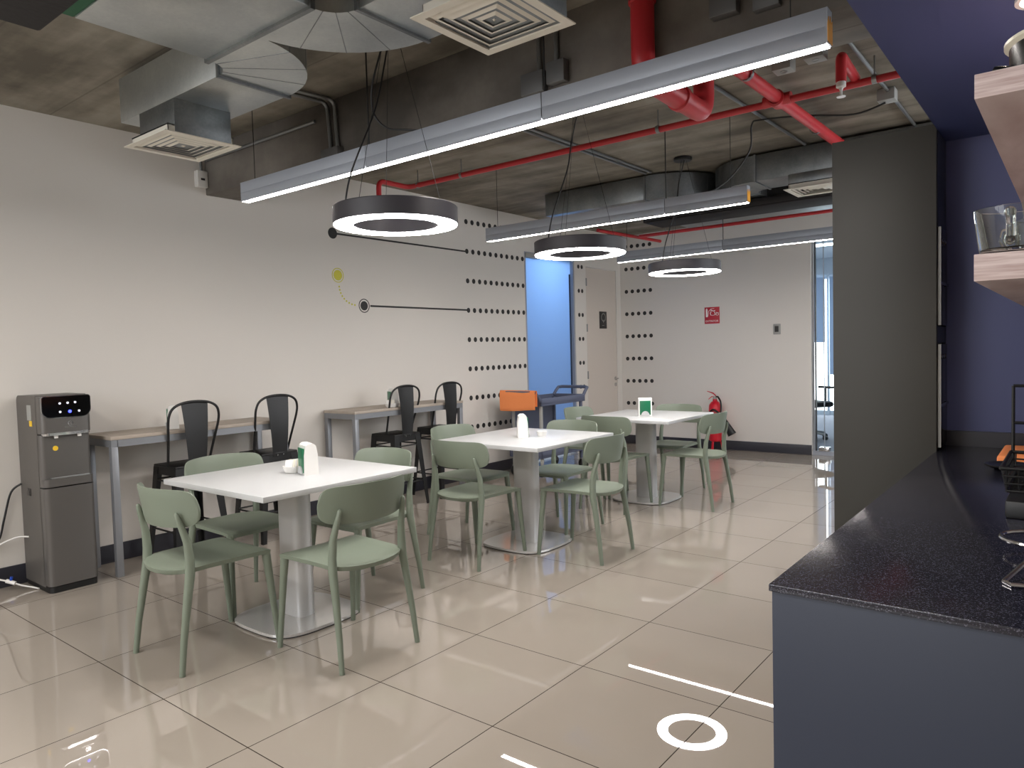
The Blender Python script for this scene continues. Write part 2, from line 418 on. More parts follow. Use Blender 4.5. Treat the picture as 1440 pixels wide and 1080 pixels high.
# ------------------------------------------------------------------ signs on walls
sg = thing('door_sign', 'small black sign with a white Q-shaped mark on the white door', 'sign', (XW-.004, 8.475, 1.73))
MB().box(XW-.004, XW+.003, 8.385, 8.565, 1.615, 1.845, bev=.001).build('plate', M['signblack'], sg, True)
q = MB(); q.lathe([(.047, 0), (.056, 0), (.056, .001), (.047, .001)], n=36, closed=True, M=Matrix.Translation((XW+.003, 8.48, 1.765)) @ Matrix.Rotation(PI/2, 4, 'Y'))
q.box(XW+.003, XW+.004, 8.474, 8.482, 1.69, 1.735); q.box(XW+.003, XW+.004, 8.44, 8.50, 1.655, 1.66)
q.build('mark', M['boxplastic'], sg, True)

sg = thing('fire_sign', 'square red fire extinguisher sign with white pictogram on far wall', 'sign', (-3.757, YF, 1.735))
MB().box(-3.858, -3.656, YF-.004, YF, 1.628, 1.842, bev=.001).build('plate', M['redsign'], sg, True)
q = MB(); y = YF-.004
q.box(-3.840, -3.816, y-.001, y, 1.715, 1.815); q.box(-3.834, -3.822, y-.001, y, 1.815, 1.826)
def flame(cx, cz, s):
    P = []
    for a, r in ((-90, .6), (-40, .75), (0, .62), (25, .5), (50, .9), (75, .55), (95, .62), (120, 1.05), (145, .6), (180, .72), (220, .78)):
        P.append((cx+s*r*math.cos(math.radians(a)), cz+s*r*math.sin(math.radians(a))))
    return P
MX = Matrix(((1, 0, 0, 0), (0, 0, -1, y), (0, 1, 0, 0), (0, 0, 0, 1)))
outer = flame(-3.745, 1.765, .055); inner = flame(-3.745, 1.762, .041)
for i in range(len(outer)):
    j = (i+1) % len(outer); q.prism([outer[i], outer[j], inner[j], inner[i]], 0, .001, MX)
outer = flame(-3.685, 1.750, .030); inner = flame(-3.685, 1.748, .02)
for i in range(len(outer)):
    j = (i+1) % len(outer); q.prism([outer[i], outer[j], inner[j], inner[i]], 0, .001, MX)
q.tube([(-3.815, y, 1.72), (-3.80, y, 1.79), (-3.77, y, 1.82), (-3.725, y, 1.822)], .003, 6)
text_mesh(q, 'EXTINTOR', .036, Matrix.Translation((-3.757, y-.0006, 1.66)) @ Matrix.Rotation(PI/2, 4, 'X'))
q.build('pictogram', M['signwhite'], sg, True)

sg = thing('wall_switch', 'pale grey wall controller with dark screen right of the red sign', 'wall control', (-2.928, YF, 1.525))
MB().box(-2.972, -2.884, YF-.012, YF, 1.46, 1.588, bev=.004).build('cover', M['boxplastic'], sg, True)
MB().box(-2.953, -2.906, YF-.0145, YF-.011, 1.49, 1.562, bev=.001).build('screen', M['signblack'], sg, True)

# ------------------------------------------------------------------ glass partition and office beyond
w1 = struct(bpy.data.objects.new('window_1', None)); COL.objects.link(w1); w1.location = (-2.5, 9.0, 0)
MB().box(-2.5, -.8, 9.005, 9.015, .05, 2.54).build('pane', M['pane'], w1, True, smooth=False)
MB().box(-.78, 1.98, 9.005, 9.015, .05, 2.54).build('pane', M['pane'], w1, True, smooth=False)
MB().box(-2.53, 2.0, 8.985, 9.035, 0, .05).box(-2.53, 2.0, 8.985, 9.035, 2.54, 2.56).build('rail', M['led_body'], w1, True, smooth=False)
MB().box(-2.497, -2.485, 8.99, 9.03, .05, 2.54).build('edge_post', M['signblack'], w1, True, smooth=False)
MB().box(-2.40, -2.394, 8.995, 9.025, .05, 2.54).build('joint', M['led_body'], w1, True, smooth=False)
MB().box(-2.46, -2.33, 8.97, 9.04, .05, .10, bev=.01).build('floor_clamp', M['chrome'], w1, True)
slab('floor_office', [(-7, 2.2, 9.02, 14.2, -.1, 0)], M['carpet'])
slab('ceiling_office', [(-7, 2.2, 9.16, 14.2, ZC, ZC+.15)], M['officewall'])
slab('wall_office', [(-7.1, -7, 9.1, 14.2, 0, ZC), (2.1, 2.2, 9.1, 14.2, 0, ZC), (-7, 2.2, 14.1, 14.2, 2.6, ZC), (-7, -4.6, 14.1, 14.2, 0, 2.6), (-1.2, 2.2, 14.1, 14.2, 0, 2.6)], M['officewall'])
w2 = struct(bpy.data.objects.new('window_2', None)); COL.objects.link(w2); w2.location = (-3, 14.1, 0)
MB().box(-4.6, -1.2, 14.12, 14.16, 0, .08).box(-4.6, -1.2, 14.12, 14.16, 2.52, 2.6).box(-3.70, -3.66, 14.1, 14.16, 0, 2.6).box(-4.6, -4.55, 14.1, 14.16, 0, 2.6).box(-2.4, -2.36, 14.1, 14.16, 0, 2.6).box(-1.25, -1.2, 14.1, 14.16, 0, 2.6).build('frame', M['officewall'], w2, True, smooth=False)
MB().box(-4.5, -3.72, 14.06, 14.065, 1.35, 2.55).box(-3.64, -2.45, 14.06, 14.065, .75, 2.55).build('roller_blind', M['blind'], w2, True, smooth=False)

def office_chair(loc, rz):
    t = thing('office_chair', 'black swivel chair behind the glass partition', 'office chair', loc, rz)
    b = MB()
    for k in range(5):
        a = 2*PI*k/5; b.tube([(0, 0, .11), (.28*math.cos(a), .28*math.sin(a), .075)], [.022, .014], 8)
    sb = b.build('star_base', M['steel'], t)
    for k in range(5):
        a = 2*PI*k/5; c = (.28*math.cos(a), .28*math.sin(a), .03)
        MB().cyl((c[0]-.02*math.sin(a), c[1]+.02*math.cos(a), .03), (c[0]+.02*math.sin(a), c[1]-.02*math.cos(a), .03), .03, 14).build('caster', M['black'], sb)
    MB().cyl((0, 0, .1), (0, 0, .45), .026).build('column', M['black'], t)
    MB().box(-.25, .25, -.25, .25, .45, .53, bev=.035).build('seat', M['black'], t)
    MB().box(-.23, .23, .22, .27, .6, 1.1, bev=.025).tube([(0, .1, .46), (0, .27, .48), (0, .27, .7)], .02, 8).build('backrest', M['black'], t)
    for s in (-1, 1):
        MB().tube([(s*.24, 0, .48), (s*.29, 0, .5), (s*.29, 0, .7)], .016, 8).box(s*.29-.04, s*.29+.04, -.14, .12, .70, .73, bev=.012).build('armrest', M['black'], t)
office_chair((-3.02, 10.5, 0), .9)

# ------------------------------------------------------------------ sage chairs
def make_chair(label, loc, rz):
    t = thing('dining_chair', label, 'chair', loc, rz, 'sage green plastic chairs around the white tables')
    # seat: straight front, bowed rear, slight dish
    W = 15; rows = []
    ys = [.222, .219, .210, .19, .15, .10, .05, 0, -.05, -.10, -.14, -.17, -.195, -.215, -.230, -.240, -.245]
    def hw(y):
        if y > .2: return .212-.5*(y-.2)**2*40 - (.012 if y > .215 else .004 if y > .212 else 0)
        if y > -.12: return .212-.014*(.2-y)/.32
        return .198*max(.02, 1-((-.12-y)/.1255)**2.3)**.5
    top, bot = [], []
    for y in ys:
        w = hw(y); a, b = [], []
        for j in range(W):
            s = -1+2*j/(W-1); x = w*s
            z = .449-.012*(1-s*s)*max(0, 1-((y-.0)/.24)**2) - (.010*max(0, (y-.17)/.05)**2) - .010*max(0, (-.10-y)/.14)**1.5
            e = 1 if (abs(s) > .93 or y > .216 or y < -.236) else 0
            a.append((x, y, z-.003*e)); b.append((x*.985, y*.985, z-.026+.004*e))
        top.append(a); bot.append(b)
    MB().shell(top, bot).build('seat', M['green'], t, ang=50)
    # curved back shell
    m, n = 12, 29; A, B = [], []
    for i in range(m):
        v = -1+2*i/(m-1); a, b = [], []
        for j in range(n):
            u = math.sin((-1+2*j/(n-1))*PI/2*.985)
            lim = .080*max(.0, 1-abs(u)**(14 if v > 0 else 9))**(1/2.8)
            z = .705+lim*v+ (.008*(1-u*u) if v > 0 else -.006*(1-u*u))
            x = .238*u
            y = -.222+.098*abs(u)**2.1-(z-.6)*.18
            nx, ny = -.38*u, 1.0; l = math.hypot(nx, ny)
            th = .0065*(1-.45*max(0, abs(v)-.7)/.3)
            a.append((x+nx/l*th, y+ny/l*th, z)); b.append((x-nx/l*th, y-ny/l*th, z))
        A.append(a); B.append(b)
    MB().shell(A, B).build('backrest', M['green'], t, ang=50)
    for s in (-1, 1):
        MB().tube([(s*.209, .236, 0), (s*.203, .222, .15), (s*.196, .206, .32), (s*.191, .198, .41), (s*.190, .196, .438)], [.0125, .015, .018, .0205, .020], 10,
                  sq=[(1, .95)]*5, up=(0, 1, 0)).build('leg', M['green'], t, ang=60)
        MB().tube([(s*.213, -.238, 0), (s*.207, -.220, .15), (s*.199, -.192, .32), (s*.195, -.174, .42), (s*.194, -.172, .48), (s*.190, -.178, .56), (s*.184, -.194, .62), (s*.178, -.206, .66), (s*.176, -.212, .685), (s*.175, -.214, .692)],
                  [.0125, .015, .0185, .0215, .0205, .0175, .0145, .0125, .010, .005], 10, sq=[(1, .9)]*10, up=(0, 1, 0)).build('leg', M['green'], t, ang=60)
    return t
CH = [  # x, y, facing (+y = 0), label
    (-3.195, 1.70, 0, 'sage green chair at the left front corner of the nearest table, seen from behind'),
    (-2.665, 2.09, PI/2-.03, 'sage green chair at the right front side of the nearest table, back to the camera'),
    (-3.645, 2.165, -PI/2, 'sage green chair on the wall side of the nearest table, below the black bar stools'),
    (-3.165, 2.62, PI, 'sage green chair behind the nearest table, in front of the second wall desk'),
    (-3.10, 3.51, 0, 'sage green chair at the near side of the middle table, back toward the nearest table'),
    (-2.57, 3.99, PI/2+.04, 'sage green chair at the right side of the middle table'),
    (-3.557, 3.96, -PI/2, 'sage green chair on the wall side of the middle table, beside the bar stools'),
    (-3.09, 4.47, PI-.03, 'sage green chair at the far side of the middle table, near the service cart'),
    (-3.09, 5.29, 0, 'sage green chair at the near side of the farthest table'),
    (-2.57, 5.735, PI/2, 'sage green chair at the right side of the farthest table, before the fire extinguisher'),
    (-3.005, 6.18, PI, 'sage green chair behind the farthest table, facing the camera'),
    (-3.58, 5.73, -PI/2, 'sage green chair on the wall side of the farthest table, beside the blue glass door'),
]
c0 = None
for x, y, r, lb in CH:
    if c0 is None: c0 = make_chair(lb, (x, y, 0), r)
    else: dup(c0, (x, y, 0), r, lb)

# ------------------------------------------------------------------ tables
def sq_outline(a, b, n, p):
    out = []
    for k in range(n):
        t = 2*PI*k/n; c, s = math.cos(t), math.sin(t)
        out.append((a*math.copysign(abs(c)**(2/p), c), b*math.copysign(abs(s)**(2/p), s)))
    return out
def make_table(label, loc):
    t = thing('dining_table', label, 'table', loc, 0, 'square white pedestal tables')
    MB().box(-.44, .44, -.455, .455, .719, .745, bev=.002).build('tabletop', M['white_top'], t)
    MB().prism(sq_outline(.088, .055, 40, 4), .012, .70).build('pedestal', M['alu'], t, ang=40)
    MB().box(-.25, .25, -.25, .25, .70, .719, bev=.003).build('mounting_plate', M['alu'], t)
    b = MB(); o = sq_outline(.265, .275, 72, 3.6)
    b.prism(o, .006, .014); b.prism([(x*.985, y*.985) for x, y in o], .014, .0175)
    b.build('base_plate', M['base'], t, ang=30)
    MB().prism([(x*.99, y*.99) for x, y in o], 0, .006).build('base_rim', M['dark_edge'], t)
    return t
t0 = make_table('white square pedestal table nearest the camera', (-3.185, 2.185, 0))
dup(t0, (-3.04, 3.975, 0), 0, 'white square pedestal table in the middle of the row')
dup(t0, (-3.035, 5.735, 0), 0, 'white square pedestal table farthest back in the row')

def make_holder(label, loc, rz):
    t = thing('napkin_holder', label, 'napkin holder', loc, rz, 'napkin holders with green fronts')
    # front (green) faces -y
    prof = [(-.036, 0), (.036, 0), (.034, .10), (.026, .148), (.012, .158), (-.012, .158), (-.026, .148), (-.034, .10)]
    b = MB(); R = Matrix(((0, 0, 1, 0), (1, 0, 0, 0), (0, 1, 0, 0), (0, 0, 0, 1)))
    b.prism(prof, -.058, .058, R); b.build('body', M['white'], t, ang=40)
    MB().box(-.047, .047, -.0385, -.030, .010, .134, bev=.003).build('front', M['darkgreen'], t, label='green front panel')
    c = MB(); c.prism([(.036*math.cos(a*PI/12), .04*math.sin(a*PI/12)) for a in range(13)], -.046, -.036, Matrix(((1, 0, 0, 0), (0, 0, 1, 0), (0, 1, 0, .004), (0, 0, 0, 1))))
    c.build('napkin', M['white_top'], t)
    return t
h0 = make_holder('white napkin holder with green side on the nearest table', (-3.10, 2.22, .745), -.35)
dup(h0, (-3.045, 3.95, .745), 2.3, 'white napkin holder standing edge-on on the middle table')
dup(h0, (-3.00, 5.66, .745), .55, 'white napkin holder showing its green front on the farthest table')
dup(h0, (-4.84, 2.395, .88), -.45, 'white napkin holder on the wall desk beside the water dispenser')
dup(h0, (-4.80, 4.355, .88), -.45, 'white napkin holder on the second wall desk behind the bar stools')
ct = t = thing('condiment_tray', 'small white tray of sachets beside the napkin holder on the nearest table', 'tray', (-3.205, 2.205, .745))
b = MB(); b.lathe([(.04, 0), (.046, .004), (.056, .035), (.052, .035), (.043, .008), (.0, .008)], n=28); b.build('bowl', M['white'], t)
for k in range(5):
    b = MB(); b.box(-.022, .022, -.0025, .0025, 0, .055, bev=.001, M=Matrix.Translation((-.012+.004*k, -.024+.012*k, .010)) @ Matrix.Rotation(.5-.12*k, 4, 'Z') @ Matrix.Rotation(-.35+.12*k, 4, 'X'))
    b.build('sachet', M['cream'] if k % 2 else M['white'], t)
t = thing('serving_cup', 'small white cup beside the napkin holder on the middle table', 'cup', (-2.96, 4.06, .745))
MB().lathe([(.028, 0), (.03, .003), (.037, .034), (.034, .034), (.027, .006), (0, .006)], n=24).build('body', M['white'], t)
MB().lathe([(.0, .02), (.031, .02), (.031, .024), (0, .024)], n=20).build('contents', M['cream'], t)
dup(ct, (-4.735, 4.275, .88), .4, 'small white tray of sachets on the second wall desk behind the bar stools')


# ------------------------------------------------------------------ wall desks
def make_desk(label, x0, x1, y0, y1, zt):
    t = thing('wall_desk', label, 'desk', ((x0+x1)/2, (y0+y1)/2, 0), 0, 'narrow wall desks with grey frames')
    hx, hy = (x1-x0)/2, (y1-y0)/2
    MB().box(-hx, hx, -hy, hy, zt-.022, zt, bev=.002).build('desktop', M['desk'], t)
    f = MB(); a = .04; z0, z1 = zt-.022-.045, zt-.022
    f.box(-hx+.004, hx-.004, -hy+.004, -hy+.004+a, z0, z1).box(-hx+.004, hx-.004, hy-.004-a, hy-.004, z0, z1)
    f.box(hx-.004-a, hx-.004, -hy+a, hy-a, z0, z1).box(-hx+.004, -hx+.004+a, -hy+a, hy-a, z0, z1)
    f.build('frame', M['deskframe'], t, smooth=False)
    for sx in (-1, 1):
        for sy in (-1, 1):
            cx, cy = sx*(hx-.004-a/2), sy*(hy-.004-a/2)
            MB().box(cx-a/2, cx+a/2, cy-a/2, cy+a/2, 0, z0, bev=.002).build('leg', M['deskframe'], t)
    return t
make_desk('narrow pale wood wall desk next to the water dispenser', -5.075, -4.685, 1.925, 3.19, .88)
make_desk('narrow pale wood wall desk beside the dotted wall', -5.075, -4.665, 3.81, 5.13, .88)

# ------------------------------------------------------------------ bar stools
def make_stool(label, loc, rz):
    t = thing('bar_stool', label, 'bar stool', loc, rz, 'black metal bar stools at the wall desks')
    s = .152; H = .645
    b = MB(); b.box(-s, s, -s, s, H-.016, H, bev=.007)
    b.build('seat', M['black'], t)
    f = MB()
    for a in range(4):
        R = Matrix.Rotation(a*PI/2, 4, 'Z')
        f.box(-s+.003, s-.003, s-.006, s-.002, H-.065, H-.014, M=R)
    f.build('apron', M['black'], t, smooth=False)
    for sx in (-1, 1):
        for sy in (-1, 1):
            top = [(sx*(s-.001), sy*(s-.001)), (sx*(s-.062), sy*(s-.001)), (sx*(s-.062), sy*(s-.008)), (sx*(s-.008), sy*(s-.008)), (sx*(s-.008), sy*(s-.062)), (sx*(s-.001), sy*(s-.062))]
            e = .198; w = .03
            bt = [(sx*e, sy*e), (sx*(e-w), sy*e), (sx*(e-w), sy*(e-.006)), (sx*(e-.006), sy*(e-.006)), (sx*(e-.006), sy*(e-w)), (sx*e, sy*(e-w))]
            m_ = MB(); V = [(x, y, H-.016) for x, y in top]+[(x, y, 0.0) for x, y in bt]
            m_.add(V, [(0, 1, 2, 3), (0, 3, 4, 5), (9, 8, 7, 6), (11, 10, 9, 6)]+[(i, (i+1) % 6, (i+1) % 6+6, i+6) for i in range(6)])
            m_.build('leg', M['black'], t, smooth=False)
    def at(z): return s+(.198-s)*(H-z)/H-.008
    for z, r in ((.54, .006), (.215, .0065)):
        e = at(z)
        for a, bq in (((-e, -e), (e, -e)), ((e, -e), (e, e)), ((e, e), (-e, e)), ((-e, e), (-e, -e))):
            MB().cyl((a[0], a[1], z), (bq[0], bq[1], z), r, 8).build('stretcher', M['black'], t)
    # back: bent tube hoop + tapered splat, at -y
    hoop = [(-.143, -.035, H-.01), (-.152, -.065, .73), (-.163, -.098, .83), (-.173, -.124, .915), (-.172, -.138, .975), (-.150, -.147, 1.025), (-.092, -.151, 1.056), (0, -.152, 1.066)]
    hoop = hoop + [(-x, y, z) for x, y, z in hoop[-2::-1]]
    P = []
    for i in range(len(hoop)-1):                       # Catmull-Rom
        p = [Vector(hoop[max(0, min(len(hoop)-1, i+k))]) for k in (-1, 0, 1, 2)]
        for q in range(4):
            u = q/4; P.append(.5*((2*p[1])+(p[2]-p[0])*u+(2*p[0]-5*p[1]+4*p[2]-p[3])*u*u+(3*p[1]-p[0]-3*p[2]+p[3])*u**3))
    P.append(Vector(hoop[-1]))
    MB().tube(P, .0085, 10, up=(0, 1, 0)).build('back_hoop', M['black'], t, ang=60)
    top, bot = [], []
    for i in range(9):
        v = i/8; z = H-.03+(1.06-H+.03)*v; w = .058+.034*v; y = -.150-.012*math.sin(PI*v)+.006*v
        top.append([(w*u, y+.004*(1-u*u)+.0015, z) for u in (-1, -.5, 0, .5, 1)]); bot.append([(w*u, y+.004*(1-u*u)-.0015, z) for u in (-1, -.5, 0, .5, 1)])
    MB().shell(top, bot).build('splat', M['black'], t, ang=40)
    for sx in (-1, 1):
        MB().tube([(sx*.025, -.150, H-.018), (sx*.025, -.160, H-.018)], .006, 8).build('bolt', M['chrome'], t)
    return t
s0 = make_stool('black metal bar stool beside the water dispenser, first at the first wall desk', (-4.775, 2.44, 0), PI/2)
dup(s0, (-4.79, 3.08, 0), PI/2, 'black metal bar stool at the far end of the first wall desk')
dup(s0, (-4.79, 4.365, 0), PI/2, 'black metal bar stool at the near end of the desk beside the dotted wall')
dup(s0, (-4.80, 4.935, 0), PI/2, 'black metal bar stool nearest to the dotted wall')

# ------------------------------------------------------------------ water dispenser
X0, X1, Y0, Y1 = -5.07, -4.69, 1.555, 1.825
t = thing('water_dispenser', 'tall graphite water dispenser with a black touch panel against left wall', 'water dispenser', ((X0+X1)/2, (Y0+Y1)/2, 0))
def rrect(x0, x1, y0, y1, r, which=(1, 1, 1, 1), n=6):
    P = []
    for (cx, cy, a0, on, px, py) in ((x1-r, y1-r, 0, which[0], x1, y1), (x0+r, y1-r, 90, which[1], x0, y1), (x0+r, y0+r, 180, which[2], x0, y0), (x1-r, y0+r, 270, which[3], x1, y0)):
        if on: P += [(cx+r*math.cos(math.radians(a0+90*k/n)), cy+r*math.sin(math.radians(a0+90*k/n))) for k in range(n+1)]
        else: P.append((px, py))
    return P
XZ = lambda y: Matrix(((1, 0, 0, 0), (0, 0, 1, 0), (0, 1, 0, 0), (0, 0, 0, 1)))
b = MB(); b.prism(rrect(X0, X1-.07, .03, 1.155, .035, (0, 1, 0, 0)), Y0, Y1, XZ(0)); b.build('cabinet', M['disp_side'], t, True)
b = MB(); b.prism(rrect(X0+.01, X1-.004, Y0+.004, Y1-.004, .03, (1, 0, 0, 1)), 0, .035); b.build('plinth', M['black'], t, True)
b = MB(); b.prism(rrect(X1-.075, X1, Y0, Y1, .03, (1, 0, 0, 1)), .04, .615); b.build('lower_door', M['disp'], t, True)
b = MB(); b.prism(rrect(X1-.075, X1-.002, Y0, Y1, .03, (1, 0, 0, 1)), .622, .668); dt = b.build('drip_tray', M['disp'], t, True)
MB().box(X1-.05, X1-.008, Y0+.04, Y1-.02, .668, .674, bev=.002).build('tray_grille', M['steel'], dt, True)
b = MB(); b.prism(rrect(X1-.075, X1-.03, Y0, Y1, .025, (1, 0, 0, 1)), .668, .925); b.build('recess_panel', M['disp'], t, True)
b = MB(); b.prism(rrect(X1-.075, X1, Y0, Y1, .03, (1, 0, 0, 1)), .935, 1.15); b.build('dispensing_head', M['disp'], t, True)
b = MB(); b.prism(rrect(X1-.06, X1+.003, Y0+.012, Y1-.006, .028, (1, 0, 0, 1)), .922, .938); b.build('chrome_trim', M['chrome'], t, True)
YZ = Matrix(((0, 0, 1, 0), (1, 0, 0, 0), (0, 1, 0, 0), (0, 0, 0, 1)))
def rr2(y0, y1, z0, z1, rt, rb, n=7):
    P = []
    for (cy, cz, r, a0) in ((y1-rt, z1-rt, rt, 0), (y0+rt, z1-rt, rt, 90), (y0+rb, z0+rb, rb, 180), (y1-rb, z0+rb, rb, 270)):
        P += [(cy+r*math.cos(math.radians(a0+90*k/n)), cz+r*math.sin(math.radians(a0+90*k/n))) for k in range(n+1)]
    return P
MB().prism(rr2(Y0+.004, Y1-.002, 1.022, 1.153, .018, .05), X1-.003, X1+.003, YZ).build('panel_bezel', M['chrome'], t, True)
pn = MB().prism(rr2(Y0+.008, Y1-.006, 1.026, 1.149, .016, .047), X1-.001, X1+.005, YZ).build('touch_panel', M['gloss_black'], t, True)
for (y, z, m_) in ((1.655, 1.108, 'pale_dot'), (1.697, 1.109, 'pale_dot'), (1.737, 1.110, 'pale_dot'), (1.655, 1.058, 'pale_dot'), (1.707, 1.058, 'blue_led'), (1.757, 1.058, 'pale_dot')):
    MB().tube([(X1+.004, y, z), (X1+.0065, y, z)], .0065 if m_ == 'pale_dot' else .009, 14).build('button', M[m_], pn, True, label='glowing blue button' if m_ == 'blue_led' else None)
q = MB(); q.lathe([(.010, 0), (.0145, 0), (.0145, .0015), (.010, .0015)], n=24, closed=True, M=Matrix.Translation((X1, 1.708, .988)) @ Matrix.Rotation(PI/2, 4, 'Y'))
q.prism([(1.702, .983), (1.714, .983), (1.708, .995)], X1, X1+.0015, YZ); q.box(X1, X1+.001, 1.675, 1.742, .9655, .9675)
q.build('emblem', M['chrome'], t, True)
for y in (1.635, 1.76):
    MB().cyl((X1-.018, y, .93), (X1-.018, y, .905), .011, 14).box(X1-.032, X1-.004, y-.02, y+.02, .922, .937, bev=.003).build('spout', M['white'], t, True)
MB().tube([(X1-.031, 1.632, .845), (X1-.0285, 1.632, .845)], .0145, 20).build('hot_water_sticker', M['yellow'], t, True)
MB().box(X0+.17, X0+.235, Y0-.002, Y0+.001, 1.01, 1.10).build('rating_label', M['boxplastic'], t, True)
MB().box(X0+.20, X0+.24, Y0-.002, Y0+.001, .975, 1.008).build('warning_label', M['yellow'], t, True)
MB().box(X0+.10, X0+.165, Y0-.002, Y0+.004, .555, .60, bev=.003).build('side_handle', M['gloss_black'], t, True)
c = MB(); c.tube(smooth([(-5.04, 1.549, .62), (-5.07, 1.5, .57), (-5.075, 1.46, .42), (-5.08, 1.43, .30), (-5.08, 1.37, .22), (-5.075, 1.34, .1), (-5.07, 1.2, .006)]), .006, 8)
tag(c.build('power_cable', M['cable']), 'black power cable hanging behind the water dispenser', 'cable')
t = thing('water_hose', 'thin white water hose with a small valve beside the dispenser', 'hose', (-5.0, 1.45, 0))
c = MB(); c.tube(smooth([(-4.985, 1.555, .30), (-5.03, 1.50, .30), (-5.07, 1.40, .25), (-5.075, 1.34, .15), (-5.05, 1.37, .09), (-4.99, 1.44, .055), (-4.94, 1.49, .028), (-4.89, 1.54, .010), (-4.86, 1.552, .006)]), .005, 8)
c.build('tube', M['white'], t, True)
MB().cyl((-5.0, 1.43, .06), (-4.965, 1.465, .042), .012, 12).build('valve', M['white'], t, True)
MB().cyl((-4.985, 1.447, .052), (-4.98, 1.452, .082), .008, 10).build('valve_knob', mat('blue_knob', (30, 70, 170), .4), t, True)

# ------------------------------------------------------------------ extinguisher
EX, EY = -3.685, 8.84
t = thing('fire_extinguisher', 'red fire extinguisher with black hose against the far wall', 'fire extinguisher', (EX, EY, 0))
MB().lathe([(0, .115), (.06, .115), (.078, .13), (.08, .15), (.08, .54), (.074, .585), (.05, .62), (.028, .632), (.026, .66), (0, .66)], n=32).build('cylinder', M['ext_red'], t)
vv = MB().cyl((0, 0, .655), (0, 0, .70), .022, 16).build('valve', M['boxplastic'], t)
MB().tube([(.015, 0, .70), (-.02, -.01, .735), (-.095, -.02, .76)], [.012, .014, .008], 8, sq=(.6, 1)).build('lever', M['ext_red'], vv)
MB().tube([(.01, 0, .69), (-.04, -.01, .69), (-.08, -.015, .655)], [.01, .011, .008], 8, sq=(.6, 1)).build('carry_handle', M['ext_red'], vv)
MB().tube([(.02, 0, .69)]+smooth([(.05, -.025, .69), (.095, -.05, .63), (.105, -.07, .52), (.09, -.095, .43), (.03, -.105, .40), (-.02, -.10, .44), (-.03, -.10, .49), (.01, -.10, .53), (.06, -.09, .51), (.10, -.075, .46)]), .011, 10).build('hose', M['black'], t)
MB().tube([(.085, -.07, .50), (.12, -.07, .44), (.25, -.07, .22)], [.014, .028, .058], 16, sq=(1, .55)).build('horn', M['black'], t)
MB().box(-.045, .045, -.083, -.076, .30, .50, bev=.002).build('label_band', mat('red_label', (205, 60, 70), .4), t)
s_ = MB()
for k in range(3):
    a = k*2*PI/3+.5; s_.tube([(.06*math.cos(a), .06*math.sin(a), .13), (.085*math.cos(a), .085*math.sin(a), 0)], .008, 8)
s_.build('stand', M['ext_red'], t)

# ------------------------------------------------------------------ service cart
CX0, CX1, CY0, CY1 = -4.87, -4.43, 6.08, 6.93
t = thing('service_cart', 'blue-grey service trolley with two shelves before the blue glass door', 'cart', ((CX0+CX1)/2, (CY0+CY1)/2, 0))
def tray(z):
    b = MB(); b.box(CX0, CX1, CY0, CY1, z, z+.012, bev=.004)
    for (a, c, d, e) in ((CX0, CX0+.014, CY0, CY1), (CX1-.014, CX1, CY0, CY1), (CX0, CX1, CY0, CY0+.014), (CX0, CX1, CY1-.014, CY1)): b.box(a, c, d, e, z-.02, z+.06, bev=.004)
    return b.build('shelf', M['cart'], t, True)
tray(.775); tray(.22)
for sx in (0, 1):
    for sy in (0, 1):
        x = (CX0+.035, CX1-.035)[sx]; y = (CY0+.04, CY1-.04)[sy]
        MB().cyl((x, y, .10), (x, y, .80), .02, 14).build('post', M['boxplastic'] if sy == 0 else M['cart'], t, True)
        MB().cyl((x-.014, y, .05), (x+.014, y, .05), .05, 20).build('wheel', M['black'], t, True)
        MB().box(x-.02, x+.02, y-.02, y+.02, .05, .11, bev=.004).build('caster_fork', M['steel'], t, True)
for (y, d) in ((CY1, 1), (CY0, -1)):
    MB().tube([(CX0+.02, y-.02*d, .82), (CX0+.02, y+.03*d, .87), (CX0+.02, y+.08*d, .905), (CX0+.06, y+.10*d, .91), (CX1-.06, y+.10*d, .91), (CX1-.02, y+.08*d, .905), (CX1-.02, y+.03*d, .86), (CX1-.02, y-.02*d, .80)], .018, 12).build('handle', M['cart'], t, True)
MB().box(CX0+.02, CX0+.03, CY0+.02, CY1-.02, .28, .77).build('rear_panel', M['cart'], t, True)
# orange cloth over the near handle
top, bot = [], []
for i in range(15):
    v = i/14; a = []; bb = []
    for j in range(13):
        u = j/12; x = CX0-.02+(CX1-CX0+.03)*u
        yc = CY0-.10; R_ = .021
        if v < .45: z = .91-(.45-v)/.45*.19-.012*math.sin(3*u+1); y = yc-R_-.004*math.sin(7*u)
        elif v < .6: w = (v-.45)/.15*PI; z = .91+R_*math.sin(w); y = yc-R_*math.cos(w)
        else: z = .91-(v-.6)/.4*.15; y = yc+R_+.003*math.sin(5*u)
        a.append((x, y, z)); bb.append((x, y+.003 if v < .5 else y-.003, z-.002))
    top.append(a); bot.append(bb)
tag(MB().shell(top, bot).build('cleaning_cloth', M['cloth'], ang=60), 'orange cloth draped over the handle of the service cart', 'cloth')
b = MB(); b.box(-.11, .11, -.15, .15, 0, .008, bev=.002); b = b.build('magazine', M['mag']); b.location = (-4.62, 6.55, .232); b.rotation_euler = (0, 0, .3)
tag(b, 'printed magazine lying on the lower shelf of the cart', 'magazine')

